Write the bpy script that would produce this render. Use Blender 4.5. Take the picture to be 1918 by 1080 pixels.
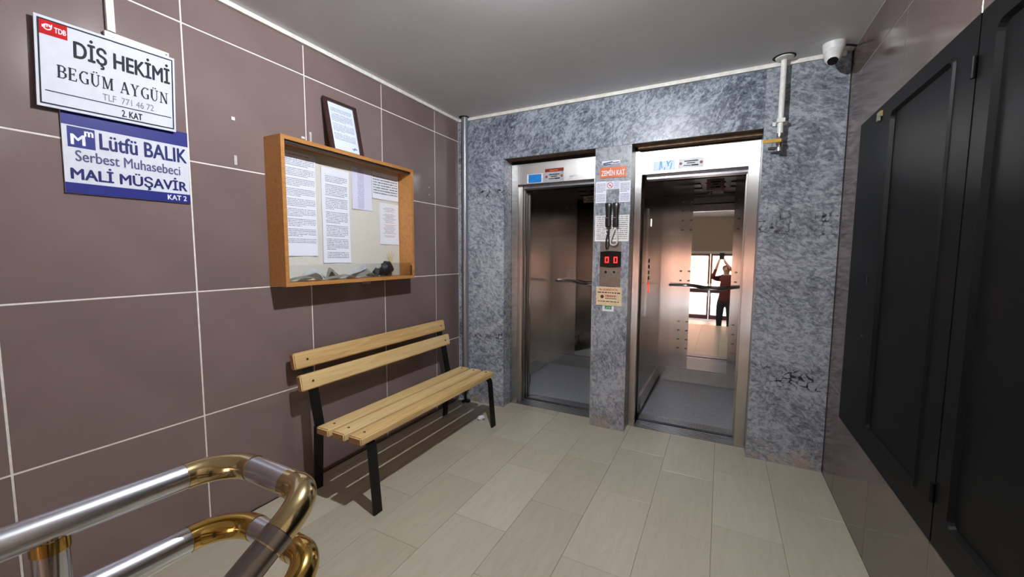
import bpy, bmesh, math, random
from mathutils import Vector, Matrix
random.seed(7)
for o in list(bpy.data.objects): bpy.data.objects.remove(o)
S = bpy.context.scene
COL = S.collection

# ------------------------------------------------------------------ camera, world, exposure
# world axes: X to the right along the elevator wall, Y into the elevators (marble face at Y=0), Z up
cam = bpy.data.cameras.new('camera'); cam.sensor_fit = 'HORIZONTAL'; cam.sensor_width = 36.0
cam.lens = 753.85/1918*36; cam.clip_start = 0.02; cam.clip_end = 200
camo = bpy.data.objects.new('camera', cam); COL.objects.link(camo)
yaw, pit, rol = -0.4789, -0.0847, 0.0061
fw = Vector((math.sin(yaw), math.cos(yaw), 0)); rt = Vector((math.cos(yaw), -math.sin(yaw), 0)); up = Vector((0, 0, 1))
fw2 = fw*math.cos(pit)+up*math.sin(pit); up2 = up*math.cos(pit)-fw*math.sin(pit)
rt3 = rt*math.cos(rol)+up2*math.sin(rol); up3 = up2*math.cos(rol)-rt*math.sin(rol)
m = Matrix((rt3, up3, -fw2)).transposed().to_4x4(); m.translation = Vector((2.1961, -3.1405, 1.3932))
camo.matrix_world = m
S.camera = camo

W = bpy.data.worlds.new('sky'); S.world = W; W.use_nodes = True
wn = W.node_tree.nodes; wl = W.node_tree.links
sky = wn.new('ShaderNodeTexSky'); sky.sky_type = 'NISHITA'; sky.sun_elevation = math.radians(48); sky.sun_rotation = math.radians(200)
sky.sun_disc = False
wl.new(sky.outputs[0], wn['Background'].inputs[0]); wn['Background'].inputs[1].default_value = 2.8
sunl = bpy.data.lights.new('sun', 'SUN'); sunl.energy = 30.0; sunl.angle = 0.01; sunl.color = (1, .93, .82)
suno = bpy.data.objects.new('sun', sunl); COL.objects.link(suno); suno.rotation_euler = (math.radians(35), 0, math.radians(160))
suno.location = (2, -14, 9)

S.view_settings.view_transform = 'Standard'; S.view_settings.look = 'None'
S.cycles.caustics_reflective = False
S.view_settings.exposure = 0.3; S.view_settings.gamma = 1.0; S.view_settings.use_curve_mapping = False
LAMP = 13500.0

# ------------------------------------------------------------------ material helpers
def srgb(r, g, b):
    f = lambda c: ((c/255+.055)/1.055)**2.4 if c > 10 else c/255/12.92
    return (f(r), f(g), f(b), 1)
class N:
    def __init__(s, name):
        s.m = bpy.data.materials.new(name); s.m.use_nodes = True
        s.t = s.m.node_tree; s.n = s.t.nodes; s.l = s.t.links; s.b = s.n['Principled BSDF']
    def new(s, t, **k):
        n = s.n.new('ShaderNode'+t)
        for a, v in k.items(): setattr(n, a, v)
        return n
    def put(s, sock, v):
        if hasattr(v, 'links') or hasattr(v, 'is_linked'): s.l.new(v, sock)
        else: sock.default_value = v
    def set(s, **k):
        for a, v in k.items(): s.put(s.b.inputs[a.replace('_', ' ')], v)
        return s
    def math(s, op, a, b=0.0, c=0.0, clamp=False):
        n = s.new('Math', operation=op, use_clamp=clamp)
        for i, v in enumerate((a, b, c)): s.put(n.inputs[i], v)
        return n.outputs[0]
    def mix(s, f, a, b):
        n = s.new('Mix', data_type='RGBA'); s.put(n.inputs[0], f); s.put(n.inputs[6], a); s.put(n.inputs[7], b)
        return n.outputs[2]
    def ramp(s, f, stops):
        n = s.new('ValToRGB'); s.put(n.inputs[0], f); e = n.color_ramp.elements
        while len(e) < len(stops): e.new(.5)
        for el, (p, c) in zip(e, stops): el.position = p; el.color = c
        return n.outputs[0]
    def coords(s, scale=(1, 1, 1), rot=(0, 0, 0), loc=(0, 0, 0), kind='Object'):
        t = s.new('TexCoord'); mp = s.new('Mapping'); s.l.new(t.outputs[kind], mp.inputs[0])
        mp.inputs['Scale'].default_value = scale; mp.inputs['Rotation'].default_value = rot; mp.inputs['Location'].default_value = loc
        return mp.outputs[0]
    def noise(s, vec, scale, detail=4, rough=.55, dist=0.0):
        n = s.new('TexNoise'); s.put(n.inputs['Vector'], vec); n.inputs['Scale'].default_value = scale
        n.inputs['Detail'].default_value = detail; n.inputs['Roughness'].default_value = rough; n.inputs['Distortion'].default_value = dist
        return n.outputs[0]
    def vor(s, vec, scale, feature='F1', out='Distance', rnd=1.0):
        n = s.new('TexVoronoi', feature=feature); s.put(n.inputs['Vector'], vec); n.inputs['Scale'].default_value = scale
        n.inputs['Randomness'].default_value = rnd
        return n.outputs[out]
    def bump(s, h, st=.2, d=.01):
        n = s.new('Bump'); n.inputs['Strength'].default_value = st; n.inputs['Distance'].default_value = d
        s.put(n.inputs['Height'], h); s.l.new(n.outputs[0], s.b.inputs['Normal'])
def flat(name, rgb, rough=.5, metal=0.0, spec=.5, var=.06):
    M = N(name); c = srgb(*rgb); nz = M.noise(M.coords(), 30, 3)
    d = tuple(x*(1-var*2) for x in c[:3])+(1,); e = tuple(min(1, x*(1+var*2)) for x in c[:3])+(1,)
    M.set(Base_Color=M.ramp(nz, [(.3, d), (.7, e)]), Roughness=rough, Metallic=metal, Specular_IOR_Level=spec)
    return M.m
def emit(name, rgb, st):
    M = N(name); M.set(Base_Color=srgb(*rgb), Emission_Color=srgb(*rgb), Emission_Strength=st); return M.m

def tile_mat(name, rgb):
    M = N(name); c = srgb(*rgb); inf = M.new('ObjectInfo')
    nz = M.noise(M.coords(), 3.2, 5); nz2 = M.noise(M.coords(), 25, 2)
    f = M.math('ADD', M.math('MULTIPLY', nz, .7), M.math('MULTIPLY', inf.outputs['Random'], .3))
    a = tuple(x*.86 for x in c[:3])+(1,); b = tuple(x*1.14 for x in c[:3])+(1,)
    M.set(Base_Color=M.ramp(f, [(.25, a), (.75, b)]), Roughness=M.math('ADD', .10, M.math('MULTIPLY', nz, .08)), Specular_IOR_Level=.5)
    M.bump(M.math('ADD', M.math('MULTIPLY', nz, .6), M.math('MULTIPLY', nz2, .05)), .06, .01)
    return M.m
T_WALL = tile_mat('brown_wall_tile', (121, 104, 102))
T_WALL_R = tile_mat('shaded_brown_wall_tile', (92, 79, 74))  # same brown tile, with the dimmer light on the right put into its colour
GROUT = flat('pale_grout', (226, 220, 214), .8)
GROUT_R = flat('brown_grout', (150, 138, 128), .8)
PLASTER = flat('beige_plaster', (176, 160, 142), .7)

def ceiling_mat():
    M = N('ceiling_paint'); v = M.coords(); nz = M.noise(v, 1.3, 4); n2 = M.noise(v, 90, 3)
    M.set(Base_Color=M.ramp(nz, [(.3, srgb(216, 217, 219)), (.7, srgb(226, 227, 229))]), Roughness=.55, Specular_IOR_Level=.35)
    M.bump(M.math('ADD', M.math('MULTIPLY', M.noise(v, 4, 2), .8), M.math('MULTIPLY', n2, .1)), .12, .01); return M.m
CEIL = ceiling_mat()
WHITE_TRIM = flat('white_trim_paint', (222, 220, 212), .5)

def floor_mat():
    M = N('beige_stone_tile'); inf = M.new('ObjectInfo'); v = M.coords((5, .8, 1))
    vein = M.noise(v, 6, 6, .65, .6); spot = M.noise(M.coords(), 42, 4); soft = M.noise(M.coords(), 1.1, 3)
    f = M.math('ADD', M.math('ADD', M.math('MULTIPLY', vein, .5), M.math('MULTIPLY', inf.outputs['Random'], .26)), M.math('MULTIPLY', soft, .12))
    base = M.ramp(f, [(.25, srgb(174, 167, 147)), (.5, srgb(188, 181, 161)), (.75, srgb(202, 196, 178))])
    dirt = M.ramp(spot, [(.66, (0, 0, 0, 1)), (.73, (1, 1, 1, 1))])
    pit = M.ramp(M.vor(M.coords(), 55), [(.035, (1, 1, 1, 1)), (.075, (0, 0, 0, 1))])
    bm = M.math('MULTIPLY', M.math('ADD', M.math('MULTIPLY', dirt, .35), M.math('MULTIPLY', pit, .5)), M.ramp(M.noise(M.coords(), 2.3, 3), [(.45, (0, 0, 0, 1)), (.62, (1, 1, 1, 1))]))
    M.set(Base_Color=M.mix(bm, base, srgb(120, 110, 88)), Roughness=M.math('ADD', .2, M.math('MULTIPLY', vein, .28)), Specular_IOR_Level=.5)
    M.bump(M.math('SUBTRACT', M.math('MULTIPLY', vein, .3), pit), .1, .004); return M.m
T_FLOOR = floor_mat()
F_JOINT = flat('floor_joint', (142, 130, 108), .9)

def marble(name, rot, shift, lo=(72, 79, 92), mid=(126, 135, 148), hi=(184, 192, 200), bands=()):
    M = N(name); v0 = M.coords(loc=shift); warp = M.new('TexNoise'); M.l.new(v0, warp.inputs['Vector']); warp.inputs['Scale'].default_value = 3.0; warp.inputs['Detail'].default_value = 3
    add = M.new('VectorMath', operation='MULTIPLY_ADD'); M.l.new(warp.outputs['Color'], add.inputs[0]); add.inputs[1].default_value = (.14, .14, .14); M.l.new(v0, add.inputs[2])
    mp = M.new('Mapping'); M.l.new(add.outputs[0], mp.inputs[0]); mp.vector_type = 'TEXTURE'; mp.inputs['Rotation'].default_value = (0, rot, 0); mp.inputs['Scale'].default_value = (1.0, 1.0, .64)
    w = mp.outputs[0]
    cell = M.vor(w, 42, 'F1', 'Color'); sc_ = M.new('SeparateColor'); M.l.new(cell, sc_.inputs[0])
    edge = M.vor(add.outputs[0], 24, 'DISTANCE_TO_EDGE'); fine = M.noise(w, 50, 8, .75, .9); big = M.noise(v0, 2.1, 4, .6, .6); flake = M.noise(w, 24, 4, .6, .8)
    f = M.math('ADD', M.math('ADD', M.math('MULTIPLY', fine, .52), M.math('MULTIPLY', big, .34)), M.math('ADD', M.math('MULTIPLY', sc_.outputs[0], .09), M.math('MULTIPLY', flake, .36)))
    col = M.ramp(f, [(.50, srgb(*lo)), (.61, srgb(*mid)), (.73, srgb(*hi))])
    crack = M.ramp(M.math('ADD', edge, M.math('MULTIPLY', M.math('SUBTRACT', M.noise(v0, 34, 4), .47), .7)), [(.02, (1, 1, 1, 1)), (.11, (0, 0, 0, 1))])
    sep = M.new('SeparateXYZ'); t = M.new('TexCoord'); M.l.new(t.outputs['Object'], sep.inputs[0])
    band = 0.0
    for zc, hw in bands:
        d = M.math('ABSOLUTE', M.math('SUBTRACT', M.math('ADD', sep.outputs[2], M.math('MULTIPLY', big, .12)), zc+.06))
        k = M.math('SUBTRACT', 1.0, M.math('DIVIDE', d, hw), clamp=True)
        band = M.math('ADD', band, k)
    pick = M.ramp(M.noise(v0, 6, 3), [(.42, (0, 0, 0, 1)), (.58, (1, 1, 1, 1))])
    dark = M.math('MULTIPLY', M.math('MULTIPLY', crack, M.math('MULTIPLY', band, 2.2, clamp=True)), M.math('ADD', pick, .2), clamp=True)
    col = M.mix(M.math('MULTIPLY', band, .35, clamp=True), col, M.mix(.5, col, srgb(60, 66, 76)))
    col = M.mix(dark, col, srgb(14, 17, 21))
    lowf = M.math('MULTIPLY', M.math('SUBTRACT', 1.0, M.math('DIVIDE', sep.outputs[2], .16), clamp=True), M.ramp(M.noise(v0, 9, 4), [(.46, (0, 0, 0, 1)), (.66, (.8, .8, .8, 1))]))
    col = M.mix(lowf, col, srgb(168, 146, 124))
    M.set(Base_Color=col, Roughness=M.math('ADD', .2, M.math('MULTIPLY', fine, .25)), Specular_IOR_Level=.5)
    M.bump(fine, .12, .004); return M.m
MARB = [marble('grey_marble_pier', .5, (0, 0, 0), bands=((.64, .05), (1.93, .04))),
        marble('grey_marble_lintel', -.75, (3, 1, 5), lo=(48, 54, 65), mid=(98, 106, 119), hi=(164, 172, 182)),
        marble('grey_marble_column', 1.25, (7, 2, 1), lo=(78, 82, 90), mid=(116, 121, 130), hi=(160, 165, 172)),
        marble('grey_marble_corner', .35, (9, 4, 2), lo=(66, 71, 79), mid=(112, 118, 127), hi=(160, 166, 173), bands=((.60, .09), (1.59, .10)))]

def steel(name, rgb=(196, 192, 188), rough=.27, aniso=.75, vert=True):
    M = N(name); sc = (220, 220, 1.5) if vert else (1.5, 220, 220)
    nz = M.noise(M.coords((14, 14, .35)), 1.0, 2); sm = M.noise(M.coords(), 1.2, 1)
    M.set(Base_Color=M.ramp(nz, [(.3, tuple(x*.9 for x in srgb(*rgb)[:3])+(1,)), (.7, srgb(*rgb))]), Metallic=1.0,
          Roughness=M.math('ADD', rough-.05, M.math('MULTIPLY', sm, .12)), Anisotropic=aniso, Anisotropic_Rotation=.0)
    tg = M.new('Tangent', direction_type='RADIAL', axis='Z'); M.l.new(tg.outputs[0], M.b.inputs['Tangent'])
    M.bump(M.math('ADD', M.math('MULTIPLY', M.noise(M.coords(), 1.6, 1), .5), 0.0), .05, .01); return M.m
STEEL = steel('brushed_steel', (206, 203, 200), .3); STEEL_D = steel('brushed_steel_cabin', (212, 208, 204), .20, .85)
STEEL_F = steel('frame_steel', (206, 204, 202), .25, .8)
ALU = flat('ribbed_aluminium', (150, 155, 162), .38, .85)
def simple(name, rgb, rough, metal=0.0, **k):
    M = N(name); M.set(Base_Color=srgb(*rgb), Roughness=rough, Metallic=metal, **k); return M.m
MIRROR = simple('mirror_glass', (236, 234, 228), .015, 1.0)
CHROME = simple('chrome', (205, 205, 210), .13, 1.0)
SATIN = steel('satin_rail_steel', (214, 216, 224), .26, .2)
BRASS_P = simple('pale_brass', (205, 186, 140), .14, 1.0)
BRASS = simple('polished_brass', (202, 168, 92), .13, 1.0)
BLACKP = flat('black_metal_paint', (18, 18, 19), .45, 0, .3)
CABP = flat('black_cabinet_paint', (13, 13, 13), .5, 0, .14)
BLACK = flat('black_plastic', (20, 20, 21), .3)
RUBBER = flat('grey_rubber_floor', (150, 154, 160), .42)
DARK = flat('dark_shaft', (22, 21, 20), .8)
SOFFIT = flat('raw_brown_soffit', (128, 104, 84), .8, 0, .3, .15)
PIPE_G = simple('galvanised_pipe', (150, 154, 160), .38, .7)
PVC = flat('white_pvc', (222, 222, 216), .4)
CCTV = flat('cctv_white', (214, 214, 212), .35)
PAPERW = flat('white_sheet', (226, 228, 236), .7)
CARD = flat('cream_backing', (208, 206, 196), .75, 0, .3, .012)
SIGNW = flat('sign_white', (206, 210, 220), .55, 0, .12, .02)
SIGNB = flat('sign_blue', (30, 36, 118), .45, 0, .2, .03)
INK = flat('ink_black', (26, 28, 36), .6, 0, .2)
INKB = flat('ink_blue', (24, 28, 96), .5, 0, .2)
INKL = flat('ink_slate_blue', (74, 78, 122), .5, 0, .2)
RED = flat('logo_red', (190, 30, 36), .6, 0, .08)
ORANGE = flat('sign_orange', (216, 106, 44), .35)
STICK_BLUE = flat('sticker_blue', (28, 132, 214), .4)
def wood(name, a, b, c, axis=1, sc=1.0, endgrain=0.0):
    M = N(name); s = [9*sc, 9*sc, 9*sc]; s[axis] = .7*sc
    v = M.coords(tuple(s)); g = M.noise(v, 3.2, 6, .6, 1.3); k = M.vor(M.coords(), 4.3)
    inf = M.new('ObjectInfo'); f = M.math('ADD', M.math('MULTIPLY', g, .8), M.math('MULTIPLY', inf.outputs['Random'], .2))
    col = M.ramp(f, [(.25, srgb(*c)), (.5, srgb(*b)), (.75, srgb(*a))])
    kn = M.ramp(k, [(.035, (1, 1, 1, 1)), (.085, (0, 0, 0, 1))])
    ge = M.new('NewGeometry'); sn = M.new('SeparateXYZ'); M.l.new(ge.outputs['Normal'], sn.inputs[0])
    endg = M.math('MULTIPLY', M.math('GREATER_THAN', M.math('ABSOLUTE', sn.outputs[axis]), .8), endgrain)
    M.set(Base_Color=M.mix(endg, M.mix(M.math('MULTIPLY', kn, .6), col, srgb(104, 62, 28)), srgb(112, 66, 38)), Roughness=.42, Specular_IOR_Level=.4)
    M.bump(g, .1, .004); return M.m
PINE = wood('varnished_pine', (230, 204, 154), (216, 184, 128), (190, 150, 94), endgrain=.75)
VENEER = wood('orange_wood_veneer', (192, 140, 82), (176, 122, 66), (152, 102, 52), 1, 1.6)
def clear(name, a=.12):
    M = N(name); g = M.new('BsdfGlossy'); g.inputs['Roughness'].default_value = .03; t = M.new('BsdfTransparent'); x = M.new('MixShader')
    fr = M.new('Fresnel'); fr.inputs[0].default_value = 1.45
    M.l.new(M.math('ADD', M.math('MULTIPLY', fr.outputs[0], .25), a*.2), x.inputs[0]); M.l.new(t.outputs[0], x.inputs[1]); M.l.new(g.outputs[0], x.inputs[2])
    t.inputs[0].default_value = (.96, .97, .97, 1)
    M.l.new(x.outputs[0], M.n['Material Output'].inputs[0]); return M.m
GLASS = clear('clear_glass')

def printed(name, n, seed=0.0, base=(226, 229, 240), ink=(92, 98, 118), para=7, l=.08, r=.92, b=.05, t=.96, dens=.8, cent=False, red=None):
    """sheet with rows of small print; UV space 0..1"""
    M = N(name); tc = M.new('TexCoord'); sp = M.new('SeparateXYZ'); M.l.new(tc.outputs['UV'], sp.inputs[0]); u, v = sp.outputs[0], sp.outputs[1]
    ln = M.math('MULTIPLY', v, float(n)); row = M.math('FLOOR', ln); fr = M.math('FRACT', ln)
    def wnoise(x):
        w = M.new('TexWhiteNoise', noise_dimensions='1D'); M.l.new(x, w.inputs['W']); return w.outputs['Value']
    rnd = wnoise(M.math('ADD', row, seed)); pr = M.math('FRACT', M.math('DIVIDE', row, float(para)))
    on = M.math('LESS_THAN', fr, .5)
    last = M.math('LESS_THAN', pr, 1.0/para-.001)          # last row of a paragraph is short
    ln_end = M.math('SUBTRACT', r, M.math('MULTIPLY', last, M.math('MULTIPLY', rnd, .55)))
    if cent:
        half = M.math('MULTIPLY', M.math('ADD', .55, M.math('MULTIPLY', rnd, .45)), (r-l)/2)
        on = M.math('MULTIPLY', on, M.math('LESS_THAN', M.math('ABSOLUTE', M.math('SUBTRACT', u, (l+r)/2)), half))
    else:
        on = M.math('MULTIPLY', on, M.math('MULTIPLY', M.math('GREATER_THAN', u, l), M.math('LESS_THAN', u, ln_end)))
    on = M.math('MULTIPLY', on, M.math('MULTIPLY', M.math('GREATER_THAN', v, b), M.math('LESS_THAN', v, t)))
    gap = M.math('GREATER_THAN', pr, 1.0-1.0/para-.001); on = M.math('MULTIPLY', on, M.math('SUBTRACT', 1.0, gap))
    cb = M.new('CombineXYZ'); M.l.new(M.math('MULTIPLY', u, 70.0), cb.inputs[0]); M.l.new(M.math('MULTIPLY', row, 7.13), cb.inputs[1])
    wd = M.math('GREATER_THAN', M.noise(cb.outputs[0], 1.0, 1), .42)
    on = M.math('MULTIPLY', M.math('MULTIPLY', on, wd), dens)
    ic = srgb(*ink)
    if red:
        ic = M.mix(M.math('MULTIPLY', M.math('GREATER_THAN', v, red[0]), M.math('LESS_THAN', v, red[1])), ic, srgb(190, 80, 84))
    M.set(Base_Color=M.mix(on, srgb(*base), ic), Roughness=.7); return M.m

# ------------------------------------------------------------------ object helpers
def wloc(p):
    v = Vector((0, 0, 0))
    while p: v += p.location; p = p.parent
    return v
def link(name, me, mat, parent=None, smooth=False, loc=None):
    o = bpy.data.objects.new(name, me); COL.objects.link(o)
    if mat and not me.materials:
        for k in (mat if isinstance(mat, (list, tuple)) else [mat]): me.materials.append(k)
    if parent: o.parent = parent
    if loc is not None: o.location = loc
    return o
def obj(name, bm, mat, parent=None, smooth=False, bev=0.0, origin=None):
    """bmesh in world coordinates -> one mesh object (child coordinates are taken relative to its parent)"""
    if bev:
        es = [e for e in bm.edges if len(e.link_faces) == 2 and e.calc_face_angle(0) > .6]
        bmesh.ops.bevel(bm, geom=es, offset=bev, segments=2, affect='EDGES', profile=.5)
    bmesh.ops.recalc_face_normals(bm, faces=bm.faces)
    base = wloc(parent) if parent else Vector((0, 0, 0))
    loc = Vector((0, 0, 0))
    if origin is not None: loc = Vector(origin)-base
    bmesh.ops.translate(bm, verts=bm.verts, vec=-(base+loc))
    if smooth:
        for f in bm.faces: f.smooth = True
    me = bpy.data.meshes.new(name); bm.to_mesh(me); bm.free()
    if smooth:
        try: me.set_sharp_from_angle(angle=.7)
        except Exception: pass
    return link(name, me, mat, parent, loc=loc)
def tag(o, label, cat, group=None, kind=None):
    if label: o['label'] = label
    if cat: o['category'] = cat
    if group: o['group'] = group
    if kind: o['kind'] = kind
    return o
def thing(name, label, cat, loc=(0, 0, 0), group=None):
    o = bpy.data.objects.new(name, None); o.empty_display_size = .1; COL.objects.link(o); o.location = loc
    return tag(o, label, cat, group)
def BM(): return bmesh.new()
def bx(bm, lo, hi):
    x0, y0, z0 = lo; x1, y1, z1 = hi
    v = [bm.verts.new(p) for p in ((x0, y0, z0), (x1, y0, z0), (x1, y1, z0), (x0, y1, z0), (x0, y0, z1), (x1, y0, z1), (x1, y1, z1), (x0, y1, z1))]
    for f in ((0, 3, 2, 1), (4, 5, 6, 7), (0, 1, 5, 4), (1, 2, 6, 5), (2, 3, 7, 6), (3, 0, 4, 7)): bm.faces.new([v[i] for i in f])
    return bm
def box(name, lo, hi, mat, parent=None, bev=0.0, origin=None):
    lo, hi = [min(a, b) for a, b in zip(lo, hi)], [max(a, b) for a, b in zip(lo, hi)]
    return obj(name, bx(BM(), lo, hi), mat, parent, bev=bev, origin=origin)
def tube(bm, pts, r, seg=20, cap=True):
    pts = [Vector(p) for p in pts]; rs = r if isinstance(r, (list, tuple)) else [r]*len(pts)
    rings = []; ref = None
    for i, p in enumerate(pts):
        d = (pts[min(i+1, len(pts)-1)]-pts[max(i-1, 0)]).normalized()
        if ref is None:
            ref = d.orthogonal().normalized()
        ref = (ref-d*ref.dot(d)).normalized(); q = d.cross(ref)
        rings.append([bm.verts.new(p+(ref*math.cos(a)+q*math.sin(a))*rs[i]) for a in [2*math.pi*k/seg for k in range(seg)]])
    for A, B in zip(rings, rings[1:]):
        for k in range(seg): bm.faces.new((A[k], A[(k+1) % seg], B[(k+1) % seg], B[k]))
    if cap: bm.faces.new(list(reversed(rings[0]))); bm.faces.new(rings[-1])
    return bm
def bez(a, c, b, n=12):
    a, c, b = Vector(a), Vector(c), Vector(b)
    return [a*(1-t)**2+c*2*t*(1-t)+b*t*t for t in [i/n for i in range(n+1)]]
def arc(a, corner, b, n=12):
    """circular-looking quarter bend from a to b around the corner point"""
    a, c, b = Vector(a), Vector(corner), Vector(b); o = a+b-c
    return [o+(a-o)*math.cos(t)+(b-o)*math.sin(t) for t in [math.pi/2*i/n for i in range(n+1)]]
class Plane:
    """flat sheet / sign given by three corners; P(u,v) in 0..1"""
    def __init__(s, bl, br, tl):
        s.o = Vector(bl); s.r = Vector(br)-s.o; s.u = Vector(tl)-s.o; s.n = s.r.cross(s.u).normalized()
    def P(s, u, v, d=0.0): return s.o+s.r*u+s.u*v+s.n*d
def slab(name, pl, th, mat, parent=None, u0=0, v0=0, u1=1, v1=1, d=0.0, bev=0.0, back=True):
    bm = BM(); uvl = bm.loops.layers.uv.new('uv')
    q = [(u0, v0), (u1, v0), (u1, v1), (u0, v1)]
    A = [bm.verts.new(pl.P(u, v, d)) for u, v in q]; B = [bm.verts.new(pl.P(u, v, d+th)) for u, v in q]
    fs = [bm.faces.new(B), bm.faces.new(list(reversed(A)))]
    for i in range(4): fs.append(bm.faces.new((A[i], A[(i+1) % 4], B[(i+1) % 4], B[i])))
    for f, idx in ((fs[0], (0, 1, 2, 3)), (fs[1], (3, 2, 1, 0))):
        for lp, i in zip(f.loops, idx): lp[uvl].uv = ((q[i][0]-u0)/(u1-u0), (q[i][1]-v0)/(v1-v0))
    return obj(name, bm, mat, parent, bev=bev)
def sheet(name, pl, mat, parent=None, th=.0006, curl=.006, n=6, d=.0):
    """paper with slightly lifting edges"""
    bm = BM(); uvl = bm.loops.layers.uv.new('uv'); G = []
    for j in range(n+1):
        for i in range(n+1):
            u, v = i/n, j/n; e = (abs(u-.5)*2)**4*curl*.6+(abs(v-.5)*2)**6*curl*.5+.0015*math.sin(7*u+5*v)
            G.append((u, v, bm.verts.new(pl.P(u, v, d+th+max(0, e)))))
    for j in range(n):
        for i in range(n):
            ix = [j*(n+1)+i, j*(n+1)+i+1, (j+1)*(n+1)+i+1, (j+1)*(n+1)+i]
            f = bm.faces.new([G[k][2] for k in ix])
            for lp, k in zip(f.loops, ix): lp[uvl].uv = G[k][:2]
    r = bmesh.ops.extrude_face_region(bm, geom=bm.faces[:])
    bmesh.ops.translate(bm, verts=[g for g in r['geom'] if isinstance(g, bmesh.types.BMVert)], vec=pl.n*-th)
    return obj(name, bm, mat, parent)
def text(s, pl, u0, v0, u1, v1, mat, parent, bold=0.0, d=.0012, name='lettering', slant=0.0):
    """lettering stretched to the box (u0,v0)-(u1,v1) of a plane"""
    cu = bpy.data.curves.new('t', 'FONT'); cu.body = s; cu.size = 1; cu.resolution_u = 4
    to = bpy.data.objects.new('t', cu); COL.objects.link(to)
    m0 = bpy.data.meshes.new_from_object(to.evaluated_get(bpy.context.evaluated_depsgraph_get()))
    bpy.data.objects.remove(to); bpy.data.curves.remove(cu)
    co = [v.co.copy() for v in m0.vertices]; fc = [list(p.vertices) for p in m0.polygons]; bpy.data.meshes.remove(m0)
    offs = [(0, 0)] if not bold else [(-bold*2, 0), (0, bold), (bold*2, 0), (0, -bold)]      # heavier weight: the outline repeated
    V = [(c.x+a, c.y+b) for a, b in offs for c in co]; F = [[i+k*len(co) for i in f] for k in range(len(offs)) for f in fc]
    xs = [v[0] for v in V]; ys = [v[1] for v in V]
    x0, x1, y0, y1 = min(xs), max(xs), min(ys), max(ys); base = wloc(parent)
    P = []
    for x, y in V:
        a = (x-x0)/(x1-x0); b = (y-y0)/(y1-y0); P.append(pl.P(u0+(u1-u0)*a, v0+(v1-v0)*b+slant*a, d+len(P)//len(co)*.0001)-base)
    me = bpy.data.meshes.new(name); me.from_pydata(P, [], F); me.update()
    return link(name, me, mat, parent)
def strokes(pl, u0, v0, u1, v1, segs, width, mat, parent, name='lettering', d=.0012):
    """print made of straight strokes (x0,y0,x1,y1,w) in a box width x 1"""
    bm = BM()
    au, av = pl.r.length, pl.u.length
    for k, (x0, y0, x1, y1, w) in enumerate(segs):
        a = Vector((x0, y0)); b = Vector((x1, y1)); t = (b-a); t.normalize(); nn = Vector((-t.y, t.x))*w/2
        q = [bm.verts.new(pl.P(u0+(u1-u0)*p.x/width, v0+(v1-v0)*p.y, d+(k % 12)*.00004)) for p in (a-nn, b-nn, b+nn, a+nn)]
        bm.faces.new(q)
    return obj(name, bm, mat, parent)
STRUCT = 'structure'

# ------------------------------------------------------------------ the setting: floor
WX = 2.832; CZ = 2.61
fb = BM(); bx(fb, (0, -5.0, -.16), (1.5, .145, -.0022)); bx(fb, (1.5, -2.60, -.16), (WX, .145, -.0022))
floor = obj('floor', fb, F_JOINT); tag(floor, 'beige stone tiled landing floor', None, kind=STRUCT)
XS = [0.0, .065, .368, .672, .977, 1.292, 1.597, 1.903, 2.211, 2.521, WX]
YOFF = [-.25, -.86, -1.44, -.547, -.85, -.548, -.87, -.45, -.30, -.56]
cache = {}
def tile_obj(name, parent, mat, a, b, axis, top, th, bev):
    """one tile; axis = plane normal; tiles of one size share a mesh"""
    size = tuple(round(y-x, 4) for x, y in zip(a, b)); key = (name, size, axis, mat.name)
    c = Vector(((a[0]+b[0])/2, (a[1]+b[1])/2, (a[2]+b[2])/2))
    if key not in cache:
        bm = bx(BM(), [-s/2 for s in size], [s/2 for s in size])
        bmesh.ops.bevel(bm, geom=bm.edges[:], offset=bev, segments=1, affect='EDGES')
        me = bpy.data.meshes.new(name); bm.to_mesh(me); bm.free(); me.materials.append(mat); cache[key] = me
    return link(name, cache[key], None, parent, loc=c-wloc(parent))
g = .0009
for i in range(len(XS)-1):
    x0, x1 = XS[i], XS[i+1]; ys = [.145]; y = YOFF[i]
    while y < .14: y += .6
    y -= .6
    end = -5.0 if x1 <= 1.5 else -2.60
    while y > end+.05: ys.append(y); y -= .6
    ys.append(end)
    for ya, yb in zip(ys, ys[1:]):
        if ya-yb < .02: continue
        h = random.uniform(-.0004, .0004)
        tile_obj('floor_tile', floor, T_FLOOR, (x0+g, yb+g, -.012), (x1-g, ya-g, h), 2, 0, .012, .0012)
box('wall_gap', (.0005, -2.6, .0004), (.008, -.08, .0014), DARK, floor)
# stairs down to the entrance lobby (behind the viewpoint, seen in the cabin mirror)
for k in range(3):
    box('stair_step', (1.5, -2.60-.3*(k+1), -.66), (WX, -2.60-.3*k, -.165*(k+1)), T_FLOOR, floor, bev=.004)
lf = BM(); bx(lf, (0, -8.0, -.74), (1.5, -5.0, -.66)); bx(lf, (1.5, -8.0, -.74), (WX, -3.5, -.66))
tag(obj('floor_lobby', lf, T_FLOOR), 'lower lobby floor of pale stone', None, kind=STRUCT)

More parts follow.
